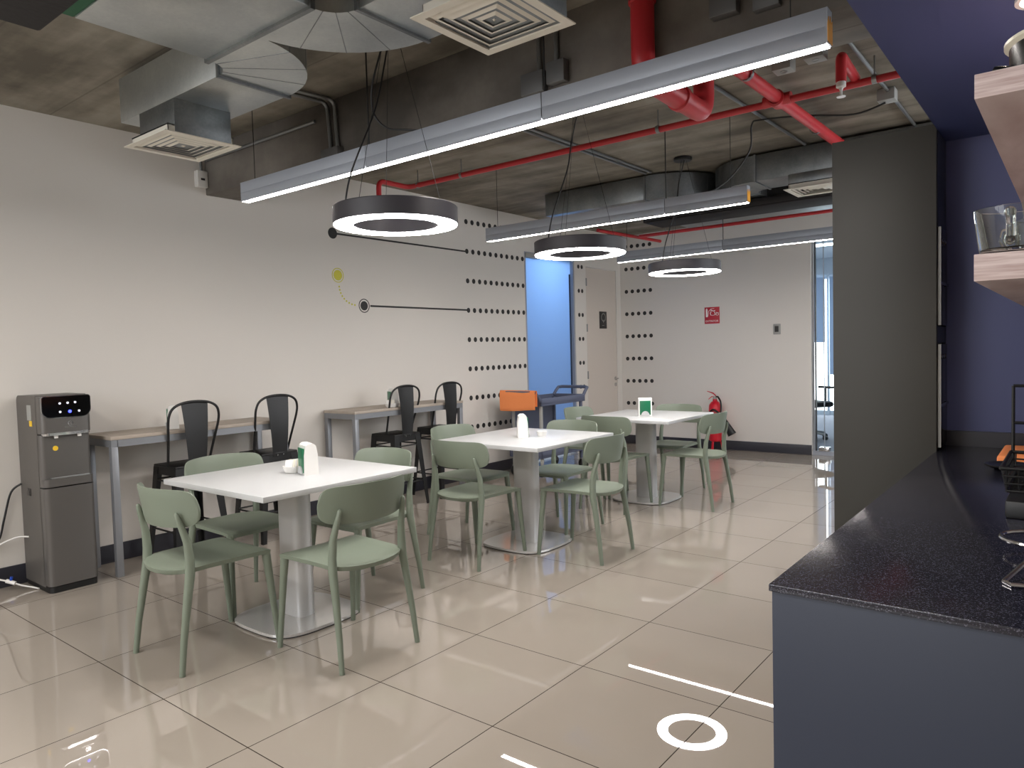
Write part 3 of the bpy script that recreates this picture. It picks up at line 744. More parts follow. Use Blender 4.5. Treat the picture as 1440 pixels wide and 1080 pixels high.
# ------------------------------------------------------------------ lights
def linear_light(label, y, zb, segs, cap_end, skew=0):
    x0, x1 = segs[0][0], segs[-1][1]
    t = thing('linear_light', label, 'ceiling light', ((x0+x1)/2, y, zb), 0, 'grey linear LED profiles hung under the slab')
    w, h = .027, .115
    for (a, b) in segs:
        m_ = MB(); m_.box(a+.002, b-.002, y-w, y+w, zb+.0545, zb+h, bev=.001).box(a+.002, b-.002, y-w+.003, y+w-.003, zb+.050, zb+.058).box(a+.002, b-.002, y-w, y+w, zb+.008, zb+.052, bev=.001).box(a+.002, b-.002, y-w, y-w+.004, zb, zb+.009).box(a+.002, b-.002, y+w-.004, y+w, zb, zb+.009)
        hs = m_.build('housing', M['led_body'], t, True)
        MB().box(a+.006, b-.006, y-w+.0045, y+w-.0045, zb+.001, zb+.008).build('led_strip', M['led'], hs, True, smooth=False)
    for (a, b) in segs[1:]:
        MB().cyl((a, y, zb+h-.01), (a, y, ZC), .004, 8).build('suspension_rod', M['cable'], t, True)
    for xx in (x0+.12, x1-.12):
        MB().cyl((xx, y, zb+h-.005), (xx, y, ZC), .0022, 6).build('suspension_wire', M['cable'], t, True)
    if cap_end:
        MB().box(x1-.002, x1+.003, y-w, y+w, zb+.004, zb+h).build('end_cap', M['led_body'], t, True, smooth=False)
        ec = kids(t)[-1]
        MB().prism([(y-w, zb+.008), (y+w, zb+.008), (y+w, zb+.085), (y+.014, zb+.070), (y+.006, zb+.094), (y-.004, zb+.062), (y-.016, zb+.088), (y-w, zb+.066)], x1+.003, x1+.005, YZ).build('tape', M['orange_tape'], ec, True, smooth=False, label='orange yellow tape patch')
    return t
linear_light('longest grey linear LED light, nearest the camera under the concrete beam', 2.515, 2.30, [(-4.05, -2.887), (-2.887, -1.774), (-1.774, -.648)], True)
linear_light('middle grey linear LED light with yellow taped end', 4.865, 2.30, [(-4.08, -2.377), (-2.377, -1.774)], True)
linear_light('farthest linear LED light, running toward the glass partition', 7.15, 2.30, [(-4.095, -2.87), (-2.87, -1.25), (-1.25, .2)], False)

def ring_light(label, x, y, zb, canopy, top=ZC):
    t = thing('ring_pendant', label, 'pendant light', (x, y, zb), 0, 'dark ring pendant lights')
    ro, ri, h = .295, .198, .085
    MB().lathe([(ro, .004), (ro, h-.004), (ro-.004, h), (ri+.004, h), (ri, h-.004), (ri, .004), (ri+.004, .004), (ri+.004, .02), (ro-.004, .02), (ro-.004, .004)], n=72, closed=True).build('ring_body', M['ring_body'], t, ang=40)
    MB().lathe([(ro-.005, 0), (ro-.005, .018), (ri+.005, .018), (ri+.005, 0)], n=72, closed=True).build('diffuser_ring', M['ring_led'], t, ang=40)
    ztop = top-zb
    if canopy: MB().lathe([(0, 0), (.07, 0), (.075, -.006), (.075, -.022), (.068, -.028), (0, -.028)], (0, 0, ztop), n=32).build('canopy', canopy, t)
    for k in range(3):
        a = 2*PI*k/3-PI/2; p = (.225*math.cos(a), .225*math.sin(a), h-.003)
        MB().tube([p, (p[0]*.12, p[1]*.12, ztop-.02)], .0013, 6).build('suspension_wire', M['cable'], t)
    a = -1.9; p = (.25*math.cos(a), .25*math.sin(a), h-.003)
    MB().tube(smooth([p, (p[0]*.85, p[1]*.85, h+.15), (p[0]*.35, p[1]*.35, h+.45), (-.03, -.02, h+.65), (.02, -.01, ztop-.02)]), .0042, 8).build('power_cord', M['cable'], t)
    return t
ring_light('largest ring pendant, hanging over the nearest table', -2.570, 2.39, 1.953, None)
ring_light('ring pendant over the middle table, hung from a white ceiling rose', -2.545, 3.96, 1.953, M['white'])
ring_light('smallest ring pendant, hanging over the farthest table', -2.60, 5.64, 1.953, M['black'])
# loose loop of black lead beside the first ring
c = MB(); c.tube(smooth([(-2.62, 2.42, ZC-.0), (-2.66, 2.41, 2.80), (-2.74, 2.42, 2.66), (-2.76, 2.44, 2.54), (-2.70, 2.47, 2.46), (-2.58, 2.49, 2.43), (-2.50, 2.51, 2.414)]), .005, 8)
tag(c.build('power_lead', M['cable']), 'black power lead drooping from the ceiling to the nearest linear light', 'cable')

# ------------------------------------------------------------------ ducts, near group
def arc(cx, cy, r, a0, a1, n=14): return [(cx+r*math.cos(math.radians(a0+(a1-a0)*k/n)), cy+r*math.sin(math.radians(a0+(a1-a0)*k/n))) for k in range(n+1)]
def tee_duct(label, xc, y_f, sgn, wt, zb, zt, trunk_y, left_x, right_x, m_, bw=.36, ri=.12, plenums=()):
    """bull-head tee: trunk along y, splitting into two elbows running along -x and +x.  sgn=+1: trunk comes from smaller y"""
    t = thing('air_duct', label, 'air duct', (xc, y_f, zt), 0, 'galvanised ducts with two elbows')
    hw = wt/2; ro = ri+hw
    MB().box(xc-hw, xc+hw, min(trunk_y, y_f), max(trunk_y, y_f), zb, zt, bev=.002).build('trunk', m_, t, True)
    for s, xe in ((-1, left_x), (1, right_x)):
        cx = xc+s*(hw+ri); cy = y_f
        if s > 0: a0, a1 = 180, 90
        else: a0, a1 = 0, 90
        if sgn < 0: a0, a1 = -a0, -a1
        P = arc(cx, cy, ro, a0, a1)+arc(cx, cy, ri, a1, a0)
        dz = .003 if s > 0 else 0
        sm = MB()
        for q in (1, 2, 3):
            aa = math.radians(a0+(a1-a0)*q/4); c_, s_ = math.cos(aa), math.sin(aa)
            sm.tube([(cx+ri*c_, cy+ri*s_, zb-dz), (cx+ro*c_, cy+ro*s_, zb-dz), (cx+ro*c_, cy+ro*s_, zt-dz)], .0022, 6)
        sm.build('seam', M['galv2'], t, True)
        MB().prism(P, zb-dz, zt-dz).build('elbow', m_, t, True, ang=25)
        MB().box(min(cx, xe), max(cx, xe), min(cy+sgn*ri, cy+sgn*ro), max(cy+sgn*ri, cy+sgn*ro), zb-dz, zt-dz, bev=.002).build('branch', m_, t, True)
        # standing seams
        f = MB(); e = .008
        f.box(cx-e, cx+e, min(cy+sgn*ri, cy+sgn*ro)-.012, max(cy+sgn*ri, cy+sgn*ro)+.012, zb-.012, zt)
        f.build('flange', M['galv2'], t, True, smooth=False)
    MB().box(xc-hw-.012, xc+hw+.012, y_f-.01, y_f+.01, zb-.012, zt).build('flange', M['galv2'], t, True, smooth=False)
    for (a, b, c, d, z0, z1) in plenums: MB().box(a, b, c, d, z0, z1, bev=.003).build('drop', M['galv2'], t, True)
    return t
tee_duct('galvanised duct splitting into two elbows above the nearest tables', -2.58, 1.68, 1, .72, 2.62, 2.85, 1.16, -4.05, -1.28, M['galv'],
         plenums=((-3.84, -3.48, 1.80, 2.10, 2.452, 2.622), (-1.72, -1.38, 1.80, 2.10, 2.452, 2.622)))
MB_ = MB().box(-2.95, -2.2, .975, 1.16, 2.625, 2.845, bev=.004)
tag(MB_.build('duct_connector', M['greenfab']), 'dark green canvas connector between the black unit and the duct', 'duct connector')
t = thing('fan_coil_unit', 'black insulated ceiling unit in the top left corner', 'air handling unit', (-2.2, .4, 2.45))
MB().box(-2.745, -1.5, -.25, .973, 2.45, ZC-.02, bev=.012).build('casing', M['fcu'], t, True)
MB().box(-2.6, -1.6, .972, .98, 2.61, 2.86).build('outlet_collar', M['galv2'], t, True, smooth=False)
for x in (-2.68, -1.6):
    for y in (-.15, .85): MB().cyl((x, y, ZC-.04), (x, y, ZC), .006, 8).build('hanger_rod', M['steel'], t, True)

def ceiling_diffuser(label, cx, cy, z, hx, hy):
    t = thing('ceiling_diffuser', label, 'air vent', (cx, cy, z), 0, 'square cream louvred air vents')
    def ring(mb, a0, b0, z0, a1, b1, z1, th=.003):
        o = [(a0, b0), (-a0, b0), (-a0, -b0), (a0, -b0)]; i = [(a1, b1), (-a1, b1), (-a1, -b1), (a1, -b1)]
        V = [(x, y, z0) for x, y in o]+[(x, y, z1) for x, y in i]+[(x, y, z1+th) for x, y in i]+[(x, y, z0+th) for x, y in o]
        F = []
        for k in range(4):
            n = (k+1) % 4; F += [(k, n, 4+n, 4+k), (4+k, 4+n, 8+n, 8+k), (8+k, 8+n, 12+n, 12+k), (12+k, 12+n, n, k)]
        mb.add(V, F)
    f = MB(); r = hy/hx
    ring(f, hx, hy, 0, hx-.034, hy-.034*r, .0, .004); f.build('frame', M['diffuser'], t, smooth=False)
    a = hx-.040
    for k in range(4):
        m_ = MB(); ring(m_, a, a*r, .009, a-.024, (a-.024)*r, .001, .0015); m_.build('louvre', M['diffuser'], t, smooth=False); a -= .034
    c = MB(); c.add([(a, a*r, .024), (-a, a*r, .024), (-a, -a*r, .024), (a, -a*r, .024), (0, 0, .0)], [(0, 1, 4), (1, 2, 4), (2, 3, 4), (3, 0, 4), (3, 2, 1, 0)]); c.build('centre_cone', M['diffuser'], t, smooth=False)
    MB().box(-hx+.03, hx-.03, -hy+.03*r, hy-.03*r, .04, .046).build('neck_shade', M['gap_shade'], t, smooth=False)  # dark sheet put in for the shade seen between the louvres
    b = MB()
    for (x0, x1, y0, y1) in ((-hx+.03, hx-.03, -hy+.03, -hy+.034), (-hx+.03, hx-.03, hy-.034, hy-.03), (-hx+.03, -hx+.034, -hy+.03, hy-.03), (hx-.034, hx-.03, -hy+.03, hy-.03)): b.box(x0, x1, y0, y1, .003, .046)
    b.build('neck', M['diffuser'], t, smooth=False)
    return t
ceiling_diffuser('square cream air vent hanging by the left wall', -3.668, 1.938, 2.446, .217, .202)
ceiling_diffuser('large square cream air vent at the top centre, nearest the camera', -1.55, 1.915, 2.446, .195, .20)
ceiling_diffuser('far square cream air vent beside the olive tall cabinet', -1.64, 6.03, 2.55, .21, .19)

# far duct group
tee_duct('long galvanised duct running behind the middle linear light', -2.60, 6.42, -1, .72, 2.675, 2.885, 6.62, -4.2, -.6, M['galv2'], bw=.36, ri=.14,
         plenums=((-1.83, -1.45, 5.90, 6.18, 2.597, 2.677),))
t = thing('fan_coil_unit', 'long black insulated unit under the slab near the far wall', 'air handling unit', (-2.5, 7.2, 2.6))
MB().box(-3.50, -1.70, 6.63, 7.05, 2.60, ZC-.02, bev=.012).build('casing', M['fcu'], t, True)
MB().box(-3.45, -1.75, 7.25, 7.62, 2.66, 2.70, bev=.004).build('drain_tray', M['galv2'], t, True)
MB().cyl((-3.2, 7.42, 2.69), (-3.2, 7.42, ZC), .006, 8).cyl((-2.0, 7.42, 2.69), (-2.0, 7.42, ZC), .006, 8).build('hanger_rod', M['steel'], t, True)
MB().cyl((-3.45, 6.585, 2.638), (-1.4, 6.585, 2.638), .03, 14).build('insulated_pipe', M['fcu'], t, True)

# ------------------------------------------------------------------ red sprinkler pipes
def elbow_pts(pts, r, n=6):
    P = [Vector(p) for p in pts]; out = [P[0]]
    for i in range(1, len(P)-1):
        a = (P[i-1]-P[i]).normalized(); b = (P[i+1]-P[i]).normalized()
        s, e = P[i]+a*r, P[i]+b*r
        for k in range(n+1):
            u = k/n; out.append((1-u)**2*s+2*u*(1-u)*P[i]+u*u*e)
    out.append(P[-1]); return out
t = thing('sprinkler_pipe', 'long thin red sprinkler pipe crossing under the slab behind the beam', 'pipe', (-2.5, 4.40, 2.78), 0, 'red sprinkler pipes')
MB().tube(elbow_pts([(-4.56, 4.06, 2.62), (-4.56, 4.06, 2.775), (-4.56, 4.40, 2.775), (.3, 4.43, 2.78)], .06), .021, 14).build('pipe', M['red'], t, True)
for x in (-4.45, -3.95, -2.2, -.9):
    MB().cyl((x, 4.405, 2.80), (x, 4.405, ZC), .004, 6).lathe([(.0225, -.012), (.025, -.012), (.025, .012), (.0225, .012)], n=16, closed=True, M=Matrix.Translation((x, 4.405, 2.777)) @ Matrix.Rotation(PI/2, 4, 'Y')).build('hanger', M['steel'], t, True)
t = thing('sprinkler_pipe', 'thick red fire pipe dropping over the concrete beam and looping under it', 'pipe', (-1.46, 3.0, 2.5), 0, 'red sprinkler pipes')
MB().tube(elbow_pts([(-1.455, 2.785, ZC), (-1.455, 2.785, 2.485), (-1.47, 3.44, 2.485), (-1.47, 3.44, ZC)], .09), .05, 20).build('pipe', M['red'], t, True)
for z in (2.80,): MB().lathe([(.05, -.02), (.058, -.016), (.058, .016), (.05, .02)], (-1.455, 2.785, z), n=22, closed=True).build('coupling', M['red'], t, True)
MB().lathe([(.05, -.02), (.058, -.016), (.058, .016), (.05, .02)], n=22, closed=True, M=Matrix.Translation((-1.463, 3.15, 2.485)) @ Matrix.Rotation(PI/2, 4, 'X')).build('coupling', M['red'], t, True)
t = thing('sprinkler_pipe', 'straight red pipe running from the beam to the olive tall cabinet', 'pipe', (-1.43, 4.8, 2.80), 0, 'red sprinkler pipes')
MB().tube([(-1.445, 3.22, 2.80), (-1.405, 5.80, 2.80)], .036, 18).build('pipe', M['red'], t, True)
MB().lathe([(.036, -.045), (.05, -.04), (.05, .04), (.036, .045)], n=20, closed=True, M=Matrix.Translation((-1.43, 4.42, 2.795)) @ Matrix.Rotation(PI/2, 4, 'X')).cyl((-1.51, 4.42, 2.79), (-1.35, 4.42, 2.79), .034, 16).build('tee_fitting', M['red'], t, True)
for y in (3.9, 5.2): MB().cyl((-1.43, y, 2.83), (-1.43, y, ZC), .004, 6).lathe([(.038, -.012), (.041, -.012), (.041, .012), (.038, .012)], n=18, closed=True, M=Matrix.Translation((-1.425, y, 2.80)) @ Matrix.Rotation(PI/2, 4, 'X')).build('hanger', M['steel'], t, True)
t = thing('fire_sprinkler', 'white sprinkler head on a short red drop pipe beside the navy soffit', 'sprinkler', (-1.0, 4.08, 2.7), 0)
MB().tube(elbow_pts([(-1.0, 4.42, 2.81), (-.985, 4.05, 2.82), (-.985, 4.05, 2.685)], .035), .026, 14).build('drop_pipe', M['red'], t, True)
MB().lathe([(0, .03), (.02, .03), (.024, .02), (.024, 0), (.012, -.006), (.006, -.02), (.006, -.045), (.022, -.048), (.022, -.051), (0, -.051)], (-.985, 4.05, 2.66), n=18).build('head', M['white'], t, True)
t = thing('sprinkler_pipe', 'far thin red pipe running along the top of the far wall', 'pipe', (-2.5, 7.95, 2.70), 0, 'red sprinkler pipes')
MB().tube([(-4.25, 7.96, 2.70), (-.3, 7.93, 2.70)], .02, 12).build('pipe', M['red'], t, True)
MB().tube([(-4.38, 7.2, 2.705), (-4.27, 8.55, 2.705)], .02, 12).build('branch_pipe', M['red'], t, True)
for x in (-3.9, -2.7, -1.5): MB().cyl((x, 7.95, 2.715), (x, 7.95, ZC), .004, 6).build('hanger', M['steel'], t, True)

# ------------------------------------------------------------------ conduits and boxes on the concrete
def conduit(label, pts, r=.011, m_='steel', rad=.05):
    c = MB(); c.tube(elbow_pts(pts, rad) if len(pts) > 2 else pts, r, 10); return tag(c.build('conduit', M[m_]), label, 'conduit', 'steel conduits on the concrete')
conduit('steel conduit on the slab beside the navy soffit', [(-.70, 3.25, 2.885), (-.70, 6.4, 2.885)])
conduit('steel conduit on the slab, second from the navy soffit', [(-.95, 3.25, 2.885), (-.95, 6.4, 2.885)])
conduit('steel conduit crossing the slab above the middle ring pendant', [(-3.05, 3.25, 2.888), (-3.0, 5.85, 2.888)])
conduit('second steel conduit lying beside the one above the middle ring pendant', [(-3.10, 3.25, 2.888), (-3.05, 5.85, 2.888)])
conduit('steel conduit on the slab behind the thick red pipe', [(-1.75, 3.25, 2.888), (-1.70, 5.9, 2.888)])
conduit('steel conduit running along the top of the beam near the left wall', [(-5.05, 2.835, 2.80), (-3.75, 2.835, 2.80)])
conduit('bent steel conduit coming down the beam face behind the left duct elbow', [(-3.70, 2.2, 2.885), (-3.62, 2.83, 2.885), (-3.60, 2.835, 2.58)], .012)
conduit('second bent conduit beside the first on the beam face', [(-3.64, 2.2, 2.885), (-3.55, 2.83, 2.885), (-3.535, 2.835, 2.58)], .012)
conduit('vertical steel conduit on the beam face under the big air vent', [(-2.03, 2.838, ZC), (-2.03, 2.838, 2.64)], .011)
conduit('second vertical conduit on the beam face under the big air vent', [(-1.93, 2.838, ZC), (-1.93, 2.838, 2.64)], .011)
conduit('short steel conduit on the wall above the switch box beside the beam', [(XW+.012, 2.815, 2.88), (XW+.012, 2.815, 2.72)], .010)
conduit('thin steel pipe on the slab beside the black unit', [(-3.10, .3, 2.87), (-3.00, 1.9, 2.87)], .012)
def jbox(label, x0, x1, y0, y1, z0, z1, m_='boxplastic'):
    t = thing('junction_box', label, 'electrical box', ((x0+x1)/2, (y0+y1)/2, (z0+z1)/2), 0, 'electrical boxes on the concrete')
    MB().box(x0, x1, y0, y1, z0, z1, bev=.004).build('body', M[m_], t, True); return t
jb = jbox('pale switch box on the left wall where the beam meets it', XW, XW+.05, 2.765, 2.845, 2.60, 2.72, 'whitebox')
MB().box(XW+.05, XW+.053, 2.79, 2.82, 2.65, 2.665).build('slot', M['signblack'], jb, True)
jbox('grey box on the beam face at the foot of the bent conduits', -3.66, -3.50, 2.80, 2.85, 2.50, 2.60, 'boxgrey')
jbox('grey box on the beam face, left below the big air vent', -2.12, -1.99, 2.805, 2.85, 2.56, 2.66, 'boxgrey')
jbox('grey box on the beam face, right below the big air vent', -1.97, -1.87, 2.805, 2.85, 2.58, 2.68, 'boxgrey')
jbox('grey electrical box on the beam face above the taped light end', -1.17, -1.06, 2.80, 2.85, 2.64, 2.80, 'boxgrey')
jbox('tall grey cover plate on the beam face above the taped light end', -1.0, -.90, 2.81, 2.85, 2.62, 2.88, 'boxgrey')
for lb, x, y in (('small grey ceiling box hanging behind the taped light end', -1.29, 4.10), ('small grey ceiling box nearest the sprinkler head', -1.11, 4.05)):
    j = jbox(lb, x-.05, x+.05, y-.05, y+.05, 2.83, ZC)
    MB().lathe([(.014, 0), (.02, 0), (.02, .002), (.014, .002)], (x, y, 2.828), n=20, closed=True).build('knockout', M['steel'], j, True)
jbox('grey ceiling box with a black lead above the olive cabinet', -1.01, -.91, 5.0, 5.1, 2.83, ZC)
c = MB(); c.tube(smooth([(-.97, 5.05, 2.826), (-1.15, 5.03, 2.79), (-1.45, 5.0, 2.84), (-1.72, 4.99, 2.87), (-1.80, 5.02, 2.86), (-1.83, 5.06, 2.70), (-1.95, 5.0, 2.52), (-2.05, 4.88, 2.413)]), .006, 8)
tag(c.build('power_lead', M['cable']), 'black lead looping along the slab and down to the middle linear light', 'cable')

# ------------------------------------------------------------------ kitchen corner
YB = 3.50
slab('wall_kitchen', [(-.4615, 2.0, YB, YB+.12, 0, 2.16)], M['navywall'])
slab('trim_2', [(-.4475, 2.0, .2, YB+.12, 2.16, 2.20)], mat('navy_soffit_paint', (60, 70, 112), .55))           # navy soffit over the counter
slab('trim_3', [(-.443, 1.9, YB-.015, YB, .90, .962)], M['splash'])
t = thing('tall_cabinet', 'tall olive-grey oven cabinet standing at the end of the counter', 'cabinet', (-.63, 3.4, 0))
MB().box(-.83, -.448, 3.26, 3.278, 0, 2.18, bev=.001).build('side_panel', M['panel'], t, True)
MB().box(-.828, -.462, 3.278, 3.90, 0.0, 2.175).build('carcass', M['panel'], t, True, smooth=False)
MB().box(-.461, -.446, 3.279, 3.499, 1.33, 1.395).box(-.461, -.446, 3.279, 3.499, 1.79, 2.159).box(-.461, -.446, 3.489, 3.499, .90, 1.33).box(-.461, -.446, 3.489, 3.499, 1.395, 1.79).build('front', M['navy'], t, True, smooth=False, label='navy front panels')
for lb, z0, z1 in (('upper built-in oven seen edge-on in the tall cabinet', 1.40, 1.785), ('lower built-in oven seen edge-on above the counter', .915, 1.325)):
    o = thing('built_in_oven', lb, 'oven', (-.455, 3.38, z0))
    od = MB().box(-.461, -.440, 3.282, 3.488, z0, z1, bev=.002).build('door', M['gloss_black'], o, True)
    MB().box(-.445, -.4345, 3.2785, 3.284, z0, z1).build('edge_trim', M['boxplastic'], o, True, smooth=False)
    MB().box(-.440, -.434, 3.285, 3.485, z0+.16, z0+.172, bev=.002).build('handle', M['chrome'], od, True)
    for k in range(3): MB().cyl((-.440, 3.32+.05*k, z1-.05), (-.434, 3.32+.05*k, z1-.05), .010, 14).build('knob', M['chrome'], od, True)
t = thing('kitchen_counter', 'navy counter with a speckled black top in the right foreground', 'counter', (.6, 2.3, 0))
MB().box(-.447, 1.9, 1.324, 3.25, 0, .887, bev=.001).build('carcass', M['navy'], t, True)
MB().box(-.451, 1.95, 1.318, 3.485, .887, .90, bev=.001).build('worktop', M['granite'], t, True)
# shelves
def shelf(label, z0, z1):
    t = thing('wall_shelf', label, 'shelf', (.2, 2.4, z0), 0, 'pale oak shelves over the counter')
    MB().box(-.149, .62, 1.50, YB, z0, z1, bev=.001).build('board', M['shelf'], t, True)
    MB().cyl((.30, 1.9, z1), (.30, 1.9, z1+.25 if z1 < 1.6 else 2.16), .006, 8).build('hanger_rod', M['black'], t, True)
shelf('upper pale oak shelf at the right edge, under the black pot', 1.757, 1.799)
shelf('lower pale oak shelf at the right edge, under the glass mug', 1.443, 1.490)
t = thing('cooking_pot', 'black pot with a cream rim on the upper shelf', 'pot', (-.010, 1.74, 1.799))
MB().lathe([(0, 0), (.098, 0), (.104, .01), (.106, .10), (.100, .10), (.098, .012), (0, .012)], n=44).build('body', M['potblack'], t)
MB().lathe([(.106, .098), (.114, .104), (.114, .110), (.100, .108), (.100, .100)], n=44, closed=True).build('rim', M['cream'], t, label='cream enamel rim')
hh = [(-.104+.0, -.02, .062), (-.125, -.024, .066), (-.128, 0, .066), (-.125, .024, .066), (-.104, .02, .062)]
MB().tube(hh, .007, 8).build('handle', M['potblack'], t)
t = thing('glass_mug', 'clear glass mug on the lower shelf', 'mug', (-.098, 1.572, 1.490))
b = MB(); b.lathe([(0, 0), (.046, 0), (.050, .004), (.060, .082), (.057, .083), (.0465, .012), (0, .010)], n=48); b.build('body', M['glass'], t)
MB().tube([(.0, -.056, .070), (.002, -.078, .066), (.003, -.084, .045), (.002, -.075, .022), (0, -.050, .020)], [.009, .008, .007, .007, .007], 12).build('handle', M['glass'], t)
t = thing('glass_mug', 'second clear glass mug standing behind the first on the lower shelf', 'mug', (-.06, 1.75, 1.490))
b = MB(); b.lathe([(0, 0), (.040, 0), (.043, .004), (.046, .078), (.043, .079), (.039, .012), (0, .010)], n=40); b.build('body', M['glass'], t)
MB().tube([(-.044, .0, .065), (-.066, 0, .06), (-.070, 0, .042), (-.062, 0, .024), (-.041, 0, .020)], .0065, 12).build('handle', M['glass'], t)
# things on the counter
b = MB(); b.lathe([(0, .002), (.045, 0), (.075, .012), (.078, .014), (.073, .017), (.045, .006), (0, .006)], n=40); b = b.build('plate', M['potblack']); b.location = (-.185, 2.93, .90)
tag(b, 'small dark plate lying on the counter before the orange cloth', 'plate')
b = MB(); b.box(-.232, .12, 3.03, 3.36, .90, .93, bev=.01, seg=3); tag(b.build('folded_cloth', M['cloth']), 'folded orange cloth at the back of the counter', 'cloth')
t = thing('wire_rack', 'black wire basket rack with a thin upright post on the counter', 'rack', (-.03, 2.42, .90))
b = MB(); zr, zb_ = 1.005, .945
x0, x1, y0, y1 = -.162, .12, 2.24, 2.58
def loop(z, e): return [(x0+e, y0+e, z), (x1-e, y0+e, z), (x1-e, y1-e, z), (x0+e, y1-e, z)]
for z, e, r in ((zr, 0, .005), (zr-.02, .004, .0025), (zr-.04, .008, .0025), (zb_, .012, .004)):
    L_ = loop(z, e)
    for i in range(4): b.cyl(L_[i], L_[(i+1) % 4], r, 8)
for k in range(13):
    y = y0+.012+(y1-y0-.024)*k/12; b.cyl((x0, y, zr), (x0+.012, y, zb_), .002, 6); b.cyl((x1, y, zr), (x1-.012, y, zb_), .002, 6); b.cyl((x0+.012, y, zb_), (x1-.012, y, zb_), .002, 6)
for k in range(11):
    x = x0+.012+(x1-x0-.024)*k/10; b.cyl((x, y0, zr), (x, y0+.012, zb_), .002, 6); b.cyl((x, y1, zr), (x, y1-.012, zb_), .002, 6); b.cyl((x, y0+.012, zb_), (x, y1-.012, zb_), .002, 6)
b.build('basket', M['black'], t, True)
MB().cyl((-.158, 2.60, .90), (-.158, 2.60, 1.20), .0045, 8).cyl((.11, 2.60, .90), (.11, 2.60, 1.20), .0045, 8).cyl((-.158, 2.60, 1.20), (.11, 2.60, 1.20), .0045, 8).cyl((-.158, 2.60, 1.09), (.11, 2.60, 1.09), .0045, 8).build('post_frame', M['black'], t, True)
MB().box(-.145, .10, 2.12, 2.50, .90, .944, bev=.006).build('base', M['black'], t, True)
t = thing('wire_stand', 'bent chrome wire stand on the counter at the right edge', 'stand', (-.06, 1.68, .90))
P = [(-.055+.075*math.cos(a), 1.80+.07*math.sin(a), .930) for a in [2*PI*k/28 for k in range(28)]]
MB().tube(P, .0045, 8, closed=True).build('ring', M['chrome'], t, True)
MB().tube([(-.03, 1.86, .93), (-.05, 1.72, .935), (-.08, 1.64, .92), (-.106, 1.545, .9055), (-.095, 1.53, .9050), (-.04, 1.545, .9050), (.03, 1.56, .9050)], .0045, 8).build('foot', M['chrome'], t, True)
MB().tube([(.02, 1.80, .93), (.02, 1.72, .92), (.03, 1.56, .9050)], .0045, 8).build('foot', M['chrome'], t, True)
MB().tube([(-.055, 1.87, .93), (-.05, 1.90, .905), (-.045, 1.93, .905)], .0045, 8).build('foot', M['chrome'], t, True)
# downlight in the soffit
t = thing('downlight', 'round lit downlight in the navy soffit at the top right corner', 'ceiling light', (-.075, 2.19, 2.16))
MB().lathe([(.05, 0), (.06, 0), (.06, -.008), (.05, -.008)], n=36, closed=True).build('trim_ring', M['white'], t)
MB().lathe([(0, -.003), (.05, -.003), (.05, -.006), (0, -.006)], n=32).build('lens', mat('warm_lens', (255, 240, 220), .5, emit=(255, 226, 200), strength=14), t)

for x, lb in ((.55, 'added fill downlight in the navy soffit, further right over the counter'), (1.2, 'added fill downlight in the navy soffit, farthest right over the counter')):
    t = thing('downlight', lb, 'ceiling light', (x, 2.6, 2.16))  # unseen downlights added to brighten the navy wall
    MB().lathe([(.05, 0), (.06, 0), (.06, -.008), (.05, -.008)], n=36, closed=True).build('trim_ring', M['white'], t)
    MB().lathe([(0, -.003), (.05, -.003), (.05, -.006), (0, -.006)], n=32).build('lens', bpy.data.materials['warm_lens'], t)
    l = bpy.data.lights.new('counter_downlight', 'SPOT'); l.energy = 34; l.spot_size = 2.5; l.spot_blend = .8; l.color = (1, .9, .82); l.shadow_soft_size = .05
    o = bpy.data.objects.new('counter_downlight', l); COL.objects.link(o); o.location = (x, 2.6, 2.145)
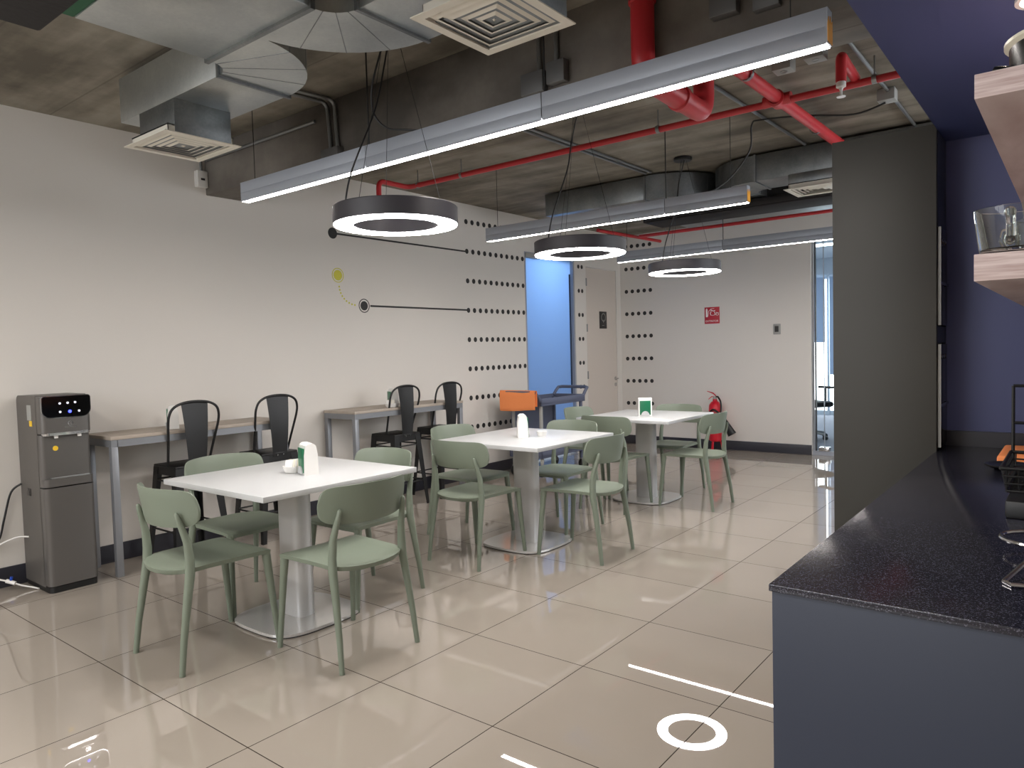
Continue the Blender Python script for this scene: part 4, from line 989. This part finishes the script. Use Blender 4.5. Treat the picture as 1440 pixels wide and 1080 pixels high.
# ------------------------------------------------------------------ lighting
def area(name, loc, sx, sy, e, col=(1, .95, .9), rot=(0, 0, 0)):
    l = bpy.data.lights.new(name, 'AREA'); l.shape = 'RECTANGLE'; l.size = sx; l.size_y = sy; l.energy = e; l.color = col
    o = bpy.data.objects.new(name, l); COL.objects.link(o); o.location = loc; o.rotation_euler = rot; return o
# unseen fill lamps added behind the camera, set out like further linear lights
area('canteen_fill', (-2.4, .10, 2.40), 3.4, .06, 40)
area('canteen_fill', (-2.4, -1.7, 2.40), 3.4, .06, 40)
area('canteen_fill', (1.0, -.9, 2.40), 1.6, .06, 14)
# lamp in the passage behind the frosted door, office ceiling light
area('passage_light', (XW-.75, 7.3, 2.7), .9, .7, 42, (.9, .96, 1))
area('office_light', (-3.6, 11.8, 2.85), 3.0, .3, 60, (.9, .95, 1))
l = bpy.data.lights.new('counter_downlight', 'SPOT'); l.energy = 30; l.spot_size = 2.4; l.spot_blend = .8; l.color = (1, .88, .78); l.shadow_soft_size = .05
o = bpy.data.objects.new('counter_downlight', l); COL.objects.link(o); o.location = (-.075, 2.19, 2.145)

w = bpy.data.worlds.new('daylight'); scene.world = w; w.use_nodes = True
bg = w.node_tree.nodes['Background']; bg.inputs[0].default_value = (.93, .96, 1, 1); bg.inputs[1].default_value = 4.6

# ------------------------------------------------------------------ camera
f, yaw, pitch, roll = 1013.08, .6695, .0457, .0268
fw = Vector((-math.sin(yaw)*math.cos(pitch), math.cos(yaw)*math.cos(pitch), -math.sin(pitch)))
r_ = Vector((math.cos(yaw), math.sin(yaw), 0)); d_ = fw.cross(r_)
R2 = r_*math.cos(roll)+d_*math.sin(roll); D2 = -r_*math.sin(roll)+d_*math.cos(roll)
cam = bpy.data.cameras.new('camera'); co = bpy.data.objects.new('camera', cam); COL.objects.link(co)
mw = Matrix((R2, -D2, -fw)).transposed().to_4x4(); mw.translation = Vector((0, 0, CAMH)); co.matrix_world = mw
cam.sensor_fit = 'HORIZONTAL'; cam.sensor_width = 36; cam.lens = 36*f/1440; cam.clip_start = .02
scene.camera = co
vs = scene.view_settings; vs.view_transform = 'Standard'; vs.look = 'None'; vs.gamma = 1; vs.exposure = 0.38; vs.use_curve_mapping = False
